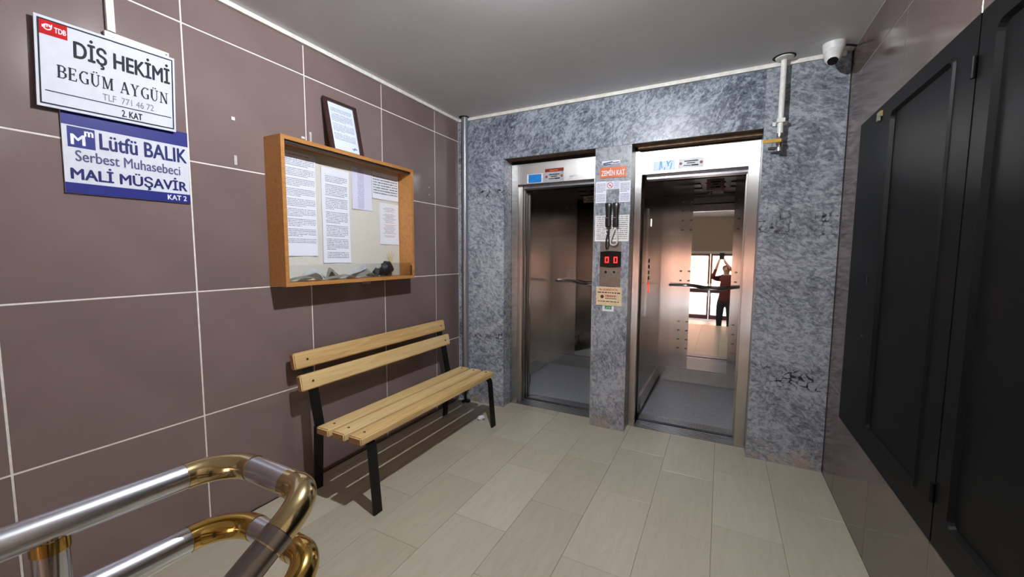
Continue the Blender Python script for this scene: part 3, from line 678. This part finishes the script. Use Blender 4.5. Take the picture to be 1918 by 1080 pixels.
# cable trunking and bracket behind the upper sign
t = thing('cable_trunking', 'white cable trunking running down behind the upper sign', 'trunking', (.01, -2.39, 2.25))
box('vertical_duct', (.0006, -2.402, 2.262), (.016, -2.378, 2.585), PVC, t, bev=.002)
box('junction_cover', (.0006, -2.412, 2.19), (.018, -2.205, 2.256), PVC, t, bev=.003)
for y in (-2.40, -2.215): bm = BM(); tube(bm, [(.018, y, 2.246), (.0196, y, 2.246)], .004, 10); obj('screw', bm, flat('screw_grey', (110, 110, 108), .4, .6), t, True)

# ------------------------------------------------------------------ notice board
Y0, Y1, Z0, Z1, D = -1.797, -.784, 1.211, 2.009, .143
nb = thing('notice_board', 'wooden wall box used as notice board above the bench', 'notice board', (.06, (Y0+Y1)/2, Z0))
T = .021
box('top_board', (.001, Y0, Z1-T), (D, Y1, Z1), VENEER, nb, bev=.0015); box('bottom_board', (.001, Y0, Z0), (D, Y1, Z0+T), VENEER, nb, bev=.0015)
box('side_board', (.001, Y0, Z0+T), (D, Y0+T, Z1-T), VENEER, nb, bev=.0015); box('side_board', (.001, Y1-T, Z0+T), (D, Y1, Z1-T), VENEER, nb, bev=.0015)
box('back_panel', (.0012, Y0+T, Z0+T), (.014, Y1-T, Z1-T), CARD, nb)
box('glass_track', (D-.03, Y0+T, Z1-T-.012), (D-.012, Y1-T, Z1-T), flat('dark_track', (42, 34, 28), .6), nb)
box('glass_strip', (D-.012, Y0+T+.002, Z0+T), (D-.008, Y1-T-.002, Z0+T+.095), GLASS, nb)
box('track_stop', (D-.014, Y1-T-.012, Z0+T), (D-.004, Y1-T, Z0+T+.075), clear('acrylic_stop', .5), nb)
box('clip', (D-.045, -1.245, Z0-.018), (D-.022, -1.195, Z0), flat('clip_grey', (150, 150, 146), .4, .5), nb)
def bsheet(label, ya, yb, za, zb, mat, d=.0, sk=0.0):
    return tag(sheet('pinned_sheet', Plane((.0150+d, ya, za), (.0150+d, yb, za+sk), (.0150+d, ya+.002, zb)), mat, curl=.005), label, 'paper', 'sheets pinned in the notice board')
bsheet('long closely printed sheet at the left edge of the notice board', -1.702, -1.508, 1.376, 1.965, printed('dense_print', 62, 1, para=6, l=.04, r=.97, b=.12, t=.985, dens=.75), 0)
bsheet('long printed sheet second from the left in the notice board', -1.470, -1.264, 1.333, 1.918, printed('dense_print_b', 56, 11, para=8, l=.14, r=.93, b=.05, t=.93, dens=.75), .0, -.002)
bsheet('table sheet with a purple tint in the notice board', -1.241, -1.073, 1.687, 1.962, printed('table_print', 40, 21, para=41, l=.3, r=.62, b=.03, t=.99, base=(214, 214, 236), ink=(120, 124, 170), dens=.7))
bsheet('large print sheet at the upper right of the notice board', -1.066, -.813, 1.778, 1.962, printed('bold_print', 10, 31, para=11, l=.03, r=.97, b=.2, t=.86, ink=(84, 88, 104), dens=.85))
bsheet('centred sheet with red lines below the large print sheet', -1.003, -.815, 1.459, 1.755, printed('centred_print', 34, 41, para=9, l=.16, r=.88, b=.18, t=.9, cent=True, red=(.44, .52), dens=.6))
# things lying inside it
zb = Z0+T
def fold(label, y0, y1, h, x0, x1, mat, peak, gl='folded newspapers in the notice board'):
    """loosely folded paper standing up in ridges"""
    bm = BM(); uvl = bm.loops.layers.uv.new('uv'); n = 8; rows = []
    for i in range(n+1):
        t = i/n; z = zb+.002+h*max(0.0, 1-abs(t-peak)/(peak if t < peak else 1-peak))**.8+.003*math.sin(9*t)
        rows.append([bm.verts.new((x0+(x1-x0)*s, y0+(y1-y0)*t+.012*math.sin(5*s), max(zb+.001, z*(1)-(s*.35*(z-zb))))) for s in (0, .5, 1)])
    for i in range(n):
        for k in range(2):
            f = bm.faces.new((rows[i][k], rows[i][k+1], rows[i+1][k+1], rows[i+1][k]))
            for lp, uv in zip(f.loops, ((i/n, k/2), (i/n, k/2+.5), ((i+1)/n, k/2+.5), ((i+1)/n, k/2))): lp[uvl].uv = uv
    bmesh.ops.solidify(bm, geom=bm.faces[:], thickness=.0015)
    return tag(obj('folded_paper', bm, mat), label, 'paper', gl)
NEWS = printed('news_print', 14, 51, para=5, base=(196, 196, 186), ink=(110, 112, 110), l=.05, r=.95)
NEWS2 = printed('leaflet_print', 9, 61, para=4, base=(222, 222, 216), ink=(60, 64, 66), l=.08, r=.95)
fold('grey folded newspaper at the left end of the notice board floor', -1.76, -1.54, .034, .062, .115, NEWS, .55)
fold('white leaflet propped behind the grey folded newspaper', -1.66, -1.47, .072, .02, .056, PAPERW, .6)
fold('creased newsprint corner standing in the middle of the pile', -1.46, -1.37, .078, .02, .056, NEWS, .3)
fold('striped leaflet lying flat in the notice board', -1.52, -1.29, .030, .062, .115, NEWS2, .7)
fold('white folded brochure beside the black bundle', -1.33, -1.10, .085, .02, .056, PAPERW, .75)
fold('black and white leaflet at the front of the notice board floor', -1.27, -1.12, .05, .062, .115, NEWS2, .65)
for lab, cy, cz, sx, sy, sz, rx in (('black crumpled fabric bundle, the taller piece in the notice board', -.985, zb+.052, .032, .046, .048, .5), ('black crumpled fabric bundle, the lower piece in the notice board', -1.075, zb+.028, .03, .034, .026, -.3)):
    bm = BM(); bmesh.ops.create_icosphere(bm, subdivisions=3, radius=1)
    for v in bm.verts:
        k = 1+.16*math.sin(5*v.co.x+3*v.co.z)+.12*math.sin(9*v.co.y+4*v.co.x); v.co = Vector((v.co.x*sx*k, v.co.y*sy*k, v.co.z*sz*k))
    bmesh.ops.rotate(bm, verts=bm.verts, cent=(0, 0, 0), matrix=Matrix.Rotation(rx, 3, 'X')); mz = min(v.co.z for v in bm.verts)
    bmesh.ops.translate(bm, verts=bm.verts, vec=(.062, cy, zb+.001-mz)); fo = tag(obj('fabric_bundle', bm, flat('black_fabric', (34, 34, 38), .45), None, True), lab, 'bundle', 'black fabric bundles'); fo.data.set_sharp_from_angle(angle=3.1)
ck = thing('straw_bundle', 'small bundle of dry straw stalks in the notice board', 'ornament', (.05, -.93, zb))
straw = flat('dry_straw', (196, 178, 126), .7)
for k in range(5):
    bm = BM(); a = (-.04+.018*k); tube(bm, [(.05, -.93+a*.2, zb+.002), (.05, -.93, zb+.08), (.045, -.93+a*1.0, zb+.16+.02*(k % 2))], [.0025, .0025, .0015], 8); obj('stalk', bm, straw, ck, True)
bm = BM(); tube(bm, [(.05, -.93, zb+.068), (.05, -.93, zb+.092)], .011, 14); obj('tie', bm, flat('straw_tie', (222, 206, 160), .6), ck, True)
# framed certificate leaning on the wall on top of the board
cz = Z1+.0005
pl = Plane((.078, -1.440, cz), (.078, -1.192, cz), (.016, -1.444, cz+.326))
fr = thing('picture_frame', 'dark framed certificate leaning on top of the notice board', 'picture frame', (.07, -1.31, cz))
DKW = flat('dark_wood_frame', (58, 36, 32), .4)
for a in ((0, 0, 1, .05), (0, .945, 1, 1), (0, .05, .105, .945), (.895, .05, 1, .945)): slab('frame_bar', pl, .014, DKW, fr, *a, d=-.002, bev=.002)
slab('backing_board', pl, .003, DKW, fr, .02, .02, .98, .98, d=-.004)
slab('certificate', pl, .001, printed('certificate_print', 34, 71, para=7, l=.1, r=.92, b=.22, t=.9, dens=.7, base=(214, 224, 240)), fr, .105, .05, .895, .945, d=.001)
strokes(pl, .66, .10, .86, .18, [(.1, .5, .9, .6, .25), (.3, .2, .6, .9, .2)], 1, flat('stamp_blue', (112, 122, 170), .5), fr, 'stamp', .0024)

# small leftovers on the left wall
def bit(name, label, y, z, w, h, mat=PVC, th=.003): return tag(box(name, (.0008, y-w/2, z-h/2), (.0008+th, y+w/2, z+h/2), mat, bev=.0008), label, 'wall remnant')
TAPE = flat('clear_tape', (186, 182, 180), .3)
bit('tape_remnant', 'tiny square of white tape on the tile beside the upper sign', -1.946, 2.059, .016, .016)
bit('tape_remnant', 'upright strip of tape on the tile beside the lower sign', -1.944, 1.857, .014, .046, TAPE)
bit('wall_hook', 'clear plastic strip on the tile above the left end of the notice board', -1.52, 2.075, .013, .06, TAPE, .006)
bit('tape_remnant', 'white tape scrap on the pale joint above the notice board', -1.566, 2.062, .02, .012)
for z, lab in ((1.884, 'lower'), (1.945, 'upper')): bit('wall_plug', lab+' white wall plug on the tile right of the notice board', -.428, z, .008, .008, PVC)

# ------------------------------------------------------------------ bench
be = thing('bench', 'wooden slat bench with black steel legs under the notice board', 'bench', (.33, -1.04, 0))
YA, YB = -1.732, -.352
def plank(name, xa, xb, za, zb_, ya=YA, yb=YB, rot=0.0):
    cx, cy, cz = (xa+xb)/2, (ya+yb)/2, (za+zb_)/2; bm = bx(BM(), (-(xb-xa)/2, -(yb-ya)/2, -(zb_-za)/2), ((xb-xa)/2, (yb-ya)/2, (zb_-za)/2))
    es = bm.edges[:]; bmesh.ops.bevel(bm, geom=es, offset=.006, segments=3, affect='EDGES')
    bmesh.ops.rotate(bm, verts=bm.verts, cent=(0, 0, 0), matrix=Matrix.Rotation(rot, 3, 'Y')); bmesh.ops.translate(bm, verts=bm.verts, vec=(cx, cy, cz))
    return obj(name, bm, PINE, be, origin=(cx, cy, cz))
for k, (xa, xb) in enumerate(((.253, .347), (.3735, .4675), (.494, .588))): plank('seat_slat', xa, xb, .398, .440, YA+.004*k, YB-.003*k)
TH = -math.atan2(.055, .12)
plank('back_slat', .050, .090, .731, .824, -1.735, -.345, TH*.45); plank('back_slat', .094, .134, .611, .702, -1.728, -.335, TH*.45)
def flatbar(name, pts, yc, w=.056, th=.012):
    """bent flat bar, width along Y, thickness along its normal in the XZ plane"""
    bm = BM(); P = [Vector((x, 0, z)) for x, z in pts]; R = []
    for i, p in enumerate(P):
        d = (P[min(i+1, len(P)-1)]-P[max(i-1, 0)]).normalized(); n = Vector((-d.z, 0, d.x))*th/2
        R.append([bm.verts.new(p+n*s+Vector((0, yc+t*w/2, 0))) for s, t in ((-1, -1), (1, -1), (1, 1), (-1, 1))])
    for A, B in zip(R, R[1:]):
        for k in range(4): bm.faces.new((A[k], A[(k+1) % 4], B[(k+1) % 4], B[k]))
    bm.faces.new(list(reversed(R[0]))); bm.faces.new(R[-1])
    return obj(name, bm, BLACKP, be)
for yc in (-1.643, -.402):
    bend = [tuple((v.x, v.z)) for v in bez((.535, 0, .392), (.575, 0, .392), (.580, 0, .355), 6)]
    flatbar('seat_bearer', [(.150, .392), (.30, .392), (.534, .392)], yc)
    flatbar('leg', bend+[(.612, 0.0)], yc)
    flatbar('leg', [(.148, .388), (.125, 0.0)], yc+.005)
    flatbar('back_support', [(.160, .396), (.118, .60), (.078, .70), (.044, .815)], yc+.002)
def bolt(name, p, d, r=.008):
    bm = BM(); p = Vector(p); d = Vector(d).normalized(); tube(bm, [p, p+d*.0025, p+d*.004], [r, r*.9, r*.4], 12); obj(name, bm, CHROME, be, True)
for yc in (-1.655, -.40):
    for x in (.305, .42, .540): bolt('bolt', (x, yc, .4402), (0, 0, 1))
    bolt('bolt', (.0915, yc, .782), (1, 0, .2)); bolt('bolt', (.1355, yc, .66), (1, 0, .2))

# ------------------------------------------------------------------ litter by the bench
def litter(name, label, x, y, s, mat):
    bm = BM(); bmesh.ops.create_icosphere(bm, subdivisions=2, radius=s)
    for v in bm.verts: v.co *= random.uniform(.7, 1.25); v.co.z *= .55
    mz = min(v.co.z for v in bm.verts); bmesh.ops.translate(bm, verts=bm.verts, vec=(x, y, .001-mz)); tag(obj(name, bm, mat), label, 'litter')
litter('crumpled_tissue', 'white crumpled tissue on the floor under the bench end', .455, -.335, .03, PAPERW)
litter('paper_scrap', 'tiny pinkish scrap on the floor beside the white tissue', .42, -.43, .008, flat('pinkish_scrap', (206, 176, 160), .7))
bm = BM(); 
tube(bm, [(.10, -.04, .001), (.10, -.04, .012), (.098, -.04, .02), (.096, -.04, .12)], [.045, .042, .012, .009], 20)
tag(obj('pipe_foot', bm, BLACKP, None, True), 'black foot plate under the grey corner pipe', 'pipe foot')

# ------------------------------------------------------------------ pipes, valve, camera
cpip = thing('corner_pipe', 'grey metal pipe standing in the corner beside the bench', 'pipe', (.098, -.04, .12))
bm = BM(); tube(bm, [(.098, -.04, .121), (.098, -.04, CZ-.002)], .0285, 24); obj('pipe', bm, PIPE_G, cpip, True)
bm = BM(); tube(bm, [(.098, -.05, CZ-.003), (.098, -.05, CZ-.001)], .046, 24); obj('ceiling_hole', bm, DARK, cpip, True)
wp = thing('water_pipe', 'white pipe with brass valve coming down right of the elevators', 'pipe', (2.485, -.06, 2.05))
bm = BM(); tube(bm, [(2.485, -.062, 2.158), (2.485, -.062, CZ-.001)], .0165, 20); obj('pipe', bm, PVC, wp, True)
bm = BM(); tube(bm, [(2.485, -.072, CZ-.0005), (2.485, -.072, CZ-.006), (2.485, -.072, CZ-.012)], [.05, .048, .024], 28); obj('rosette', bm, PVC, wp, True)
bm = BM(); tube(bm, [(2.482, -.08, CZ-.0008), (2.482, -.08, CZ-.0003)], .062, 24); obj('ceiling_hole', bm, DARK, wp, True)
cb = BM(); bx(cb, (2.448, -.006, 2.222), (2.527, -.0005, 2.246)); bx(cb, (2.463, -.082, 2.222), (2.467, -.004, 2.246)); bx(cb, (2.503, -.082, 2.222), (2.507, -.004, 2.246)); bx(cb, (2.463, -.084, 2.222), (2.507, -.08, 2.246)); obj('clamp', cb, PVC, wp)
val = BM(); tube(val, [(2.485, -.062, 2.158), (2.485, -.062, 2.140), (2.485, -.062, 2.139), (2.485, -.062, 2.118), (2.485, -.062, 2.112), (2.485, -.062, 2.095), (2.485, -.062, 2.090), (2.485, -.062, 2.072), (2.485, -.062, 2.070), (2.485, -.062, 2.05)], [.019, .019, .016, .016, .021, .021, .017, .015, .019, .019], 16)
v_ = obj('valve_body', val, CHROME, wp, True)
bm = BM(); tube(bm, [(2.485, -.062, 2.105), (2.485, -.098, 2.105)], .009, 12); obj('valve_stem', bm, CHROME, v_, True)
hb = BM(); bx(hb, (2.392, -.104, 2.098), (2.49, -.098, 2.118)); obj('lever', hb, flat('yellow_lever', (196, 152, 44), .45), v_, bev=.002)
bm = BM(); tube(bm, [(2.470, -.062, 2.070), (2.425, -.062, 2.070)], .008, 10); obj('drain_stub', bm, flat('grey_stub', (88, 86, 86), .4, .6), v_, True)
cc = thing('security_camera', 'white turret security camera on the ceiling in the right corner', 'camera', (2.715, -.145, CZ))
bm = BM(); tube(bm, [(2.715, -.140, CZ-.0006), (2.715, -.140, CZ-.012), (2.714, -.143, CZ-.05), (2.713, -.146, CZ-.058)], [.056, .055, .049, .042], 32); obj('base', bm, CCTV, cc, True)
ax = Vector((-.12, -.55, -1)).normalized(); c0 = Vector((2.713, -.148, CZ-.052))
bm = BM(); tube(bm, [c0, c0+ax*.02, c0+ax*.045, c0+ax*.060, c0+ax*.066], [.046, .045, .040, .032, .026], 32); obj('turret', bm, CCTV, cc, True)
bm = BM(); tube(bm, [c0+ax*.0655, c0+ax*.072, c0+ax*.0725], [.026, .024, .006], 28); obj('lens', bm, simple('lens_black', (8, 8, 9), .1), cc, True)
bm = BM(); tube(bm, [(2.752, -.13, CZ-.012), (2.79, -.11, CZ-.010), (2.828, -.09, CZ-.014)], .006, 8); obj('cable', bm, BLACK, cc, True)

# ------------------------------------------------------------------ black metal cabinet doors on the right wall
FX = 2.814
cbn = thing('meter_cabinet', 'large black steel cabinet with two doors on the right wall', 'cabinet', (2.83, -1.48, .5))
box('frame', (FX+.008, -2.56, .498), (WX-.0006, -.362, 2.082), CABP, cbn)
def leaf(y0, y1, py0, py1):
    """door leaf with a pressed rectangular panel: flat margin, rounded groove, sunk field"""
    z0, z1, q0, q1 = .503, 2.078, .592, 2.028
    bm = BM(); prof = ((0, 0.0), (.006, .0), (.012, -.006), (.020, -.006), (.030, .010), (.034, .011))
    def rr(ins, x):
        pts = []; r = max(.004, .04-ins*.6)
        a0, a1, b0, b1 = py0-ins, py1+ins, q0+ins, q1-ins       # py0 > py1
        for cy, cz, st in ((a1+r, b0+r, math.pi), (a0-r, b0+r, 1.5*math.pi), (a0-r, b1-r, 0), (a1+r, b1-r, .5*math.pi)):
            for k in range(5): a = st+math.pi/2*k/4; pts.append(bm.verts.new((x, cy+r*math.cos(a), cz+r*math.sin(a))))
        return pts
    R = [rr(i, FX+x) for i, x in prof]
    for A, B in zip(R, R[1:]):
        for k in range(len(A)): bm.faces.new((A[k], A[(k+1) % len(A)], B[(k+1) % len(A)], B[k]))
    bm.faces.new(R[-1])
    oc = [bm.verts.new((FX, y, z)) for y, z in ((y1, z0), (y0, z0), (y0, z1), (y1, z1))]
    A = R[0]; n = 5
    for c in range(4):
        for k in range(n-1): bm.faces.new((oc[c], A[c*n+k], A[c*n+k+1]))
        bm.faces.new((oc[c], A[c*n+n-1], A[((c+1) % 4)*n], oc[(c+1) % 4]))
    bk = [bm.verts.new((FX+.0078, v.co.y, v.co.z)) for v in oc]
    for c in range(4): bm.faces.new((oc[c], oc[(c+1) % 4], bk[(c+1) % 4], bk[c]))
    o = obj('door_leaf', bm, CABP, cbn)
    return o
d1 = leaf(-.366, -1.474, -.80, -1.36); d2 = leaf(-1.482, -2.555, -1.555, -2.15)
for z in (1.93, .665):
    bm = BM(); tube(bm, [(FX-.006, -1.478, z-.03), (FX-.006, -1.478, z+.03)], .007, 12); obj('hinge', bm, CABP, cbn, True)
box('latch', (FX-.010, -.70, 2.028), (FX-.0005, -.655, 2.052), flat('worn_brass_latch', (150, 138, 96), .5, .3), d1, bev=.002)
box('latch_tab', (FX-.014, -.688, 2.012), (FX-.004, -.668, 2.032), flat('latch_tab_grey', (120, 124, 110), .5), d1, bev=.002)
box('keyhole_plate', (FX-.002, -.672, 1.262), (FX-.0003, -.660, 1.300), BLACK, d1)

# ------------------------------------------------------------------ stair handrail in the foreground
hr = thing('stair_handrail', 'double tube steel handrail with brass elbows in the foreground', 'handrail', (1.232, -2.935, 0))
def rail(dz, eb1, eb2):
    r = .025; z = .930+dz; zl = lambda y: z+.05*(-2.72-y)
    def t(name, pts, rad, mat): bm = BM(); tube(bm, pts, rad, 28); return obj(name, bm, mat, hr, True)
    t('rail_tube', [(1.232, -4.3, zl(-4.3)), (1.232, -2.742, zl(-2.742))], r, SATIN)
    t('elbow', arc((1.232, -2.745, zl(-2.745)), (1.232, -2.657, z), (1.32, -2.657, z)), r+.0014, eb1)
    t('rail_tube', [(1.318, -2.657, z), (1.452, -2.657, z)], r, SATIN)
    t('collar', [(1.436, -2.657, z), (1.4545, -2.657, z)], r+.0018, eb2)
    e2 = bez((1.455, -2.657, z), (1.53, -2.664, z+.018), (1.53, -2.735, z-.024), 14)
    t('elbow', e2, r+.0012, eb2)
    d = Vector((0, -.072, -.043)).normalized(); a = Vector(e2[-1])
    t('collar', [a, a+d*.026], r+.0020, SATIN_D); t('collar_ring', [a+d*.026, a+d*.0285], r+.0024, eb2)
    t('rail_tube', [a+d*.027, a+d*1.15], r, SATIN_D)
SATIN_D = steel('dark_satin_tube', (150, 142, 138), .25, .2)
rail(0.0, BRASS_P, BRASS_P); rail(-.137, BRASS, BRASS)
for x, y, z0, zt in ((1.232, -2.935, 0.0, .936), (1.232, -3.95, 0.0, .987), (1.53, -3.42, -.495, .49)):
    bm = BM(); tube(bm, [(x, y, z0+.012), (x, y, zt)], .0225, 24); obj('post', bm, CHROME, hr, True)
    bm = BM(); tube(bm, [(x, y, zt-.034), (x, y, zt-.012)], .0242, 24); obj('post_collar', bm, BRASS, hr, True)
    bm = BM(); tube(bm, [(x, y, z0+.0006), (x, y, z0+.010), (x, y, z0+.016)], [.05, .048, .026], 24); obj('post_flange', bm, BRASS, hr, True)

# ------------------------------------------------------------------ the photographer on the stairs (behind the viewpoint; only the cabin mirror shows them)
def person():
    px, py, z0 = 2.30, -3.42, -.495
    J = {}; E_ = []
    def v(n, x, y, z, r): J[n] = (len(J), (px+x, py+y, z0+z), r); return n
    def e(*ns):
        for a, b in zip(ns, ns[1:]): E_.append((J[a][0], J[b][0]))
    v('pel', 0, 0, .93, .125); v('waist', 0, .01, 1.08, .118); v('chest', 0, 0, 1.28, .135); v('col', 0, -.01, 1.42, .085); v('neck', 0, .005, 1.49, .052); v('jaw', 0, .025, 1.55, .062); v('head', 0, .01, 1.63, .088); v('crown', 0, -.005, 1.69, .07)
    e('pel', 'waist', 'chest', 'col', 'neck', 'jaw', 'head', 'crown')
    v('nose', 0, .105, 1.605, .014); e('head', 'nose')
    for s, n in ((-1, 'l'), (1, 'r')):
        v(n+'hip', s*.09, 0, .86, .095); v(n+'knee', s*.10, .02, .47, .062); v(n+'calf', s*.10, -.015, .33, .058); v(n+'ank', s*.10, -.02, .09, .04); v(n+'heel', s*.10, -.045, .045, .04); v(n+'toe', s*.11, .13, .035, .034)
        e('pel', n+'hip', n+'knee', n+'calf', n+'ank', n+'heel'); e(n+'ank', n+'toe')
        v(n+'sh', s*.175, -.01, 1.39, .066); e('col', n+'sh')
        v(n+'ear', s*.085, .0, 1.61, .018); e('head', n+'ear')
    # both hands raise the phone up and forward
    for n, el, wr, pm in (('l', (-.26, .13, 1.42), (-.185, .19, 1.66), (-.165, .20, 1.74)), ('r', (.24, .16, 1.40), (.04, .19, 1.66), (-.035, .20, 1.74))):
        v(n+'elb', *el, .045); v(n+'wr', *wr, .029); v(n+'palm', *pm, .030); e(n+'sh', n+'elb', n+'wr', n+'palm')
        s = 1 if n == 'l' else -1
        for k in range(4):
            a = v(n+'f%da' % k, pm[0]+s*.012, pm[1]+.018, pm[2]+.035+.019*k-.02, .0095); b = v(n+'f%db' % k, pm[0]+s*(.040-.004*abs(k-1)), pm[1]+.022, pm[2]+.04+.019*k-.02, .0085); e(n+'palm', a, b)
        a = v(n+'ta', pm[0]+s*.018, pm[1]-.012, pm[2]+.03, .011); b = v(n+'tb', pm[0]+s*.035, pm[1]-.008, pm[2]+.062, .0095); e(n+'palm', a, b)
    me = bpy.data.meshes.new('body'); me.from_pydata([q[1] for q in J.values()], E_, []); o = bpy.data.objects.new('tmp', me); COL.objects.link(o)
    sk = o.modifiers.new('s', 'SKIN'); sk.use_smooth_shade = True; o.modifiers.new('d', 'SUBSURF').levels = 2
    for k, q in enumerate(J.values()):
        d = me.skin_vertices[0].data[k]; d.radius = (q[2], q[2]*(.78 if q[2] > .1 else 1)); d.use_root = (k == 0)
    ev = bpy.data.meshes.new_from_object(o.evaluated_get(bpy.context.evaluated_depsgraph_get())); bpy.data.objects.remove(o)
    P = thing('person', 'person in dark red shirt and dark trousers raising a phone', 'person', (px, py, z0))
    for vv in ev.vertices: vv.co -= Vector((px, py, z0))
    ev.materials.clear()
    for mt in (flat('skin', (196, 148, 122), .5), flat('maroon_shirt', (92, 30, 26), .8), flat('charcoal_trousers', (36, 36, 40), .8), flat('black_shoes', (22, 22, 22), .5), flat('brown_hair', (40, 28, 22), .6)): ev.materials.append(mt)
    for f in ev.polygons:
        c = f.center; hand = math.hypot(c.x+.1, c.y-.2) < .16 and c.z > 1.60 and c.y > .14
        f.use_smooth = True
        f.material_index = 0 if hand else (4 if c.z > 1.60 and c.y < .045+.5*(c.z-1.64) else 0 if c.z > 1.475 and abs(c.x) < .14 and c.y < .14 else 3 if c.z < .08 else 2 if c.z < .92 else 1)
    b = link('body', ev, None, P)
    for s in (-1, 1):
        bm = BM(); bmesh.ops.create_uvsphere(bm, u_segments=10, v_segments=8, radius=.011, matrix=Matrix.Translation((px+s*.032, py+.085, z0+1.63))); obj('eye', bm, BLACK, P, True)
    bm = BM(); bx(bm, (px-.022, py+.096, z0+1.565), (px+.022, py+.102, z0+1.573)); obj('mouth', bm, flat('lips', (160, 92, 84), .5), P)
    tag(box('phone', (px-.148, py+.222, z0+1.805), (px-.055, py+.231, z0+1.945), BLACK, bev=.003), 'black phone held up in both hands of the person', 'phone')
person()
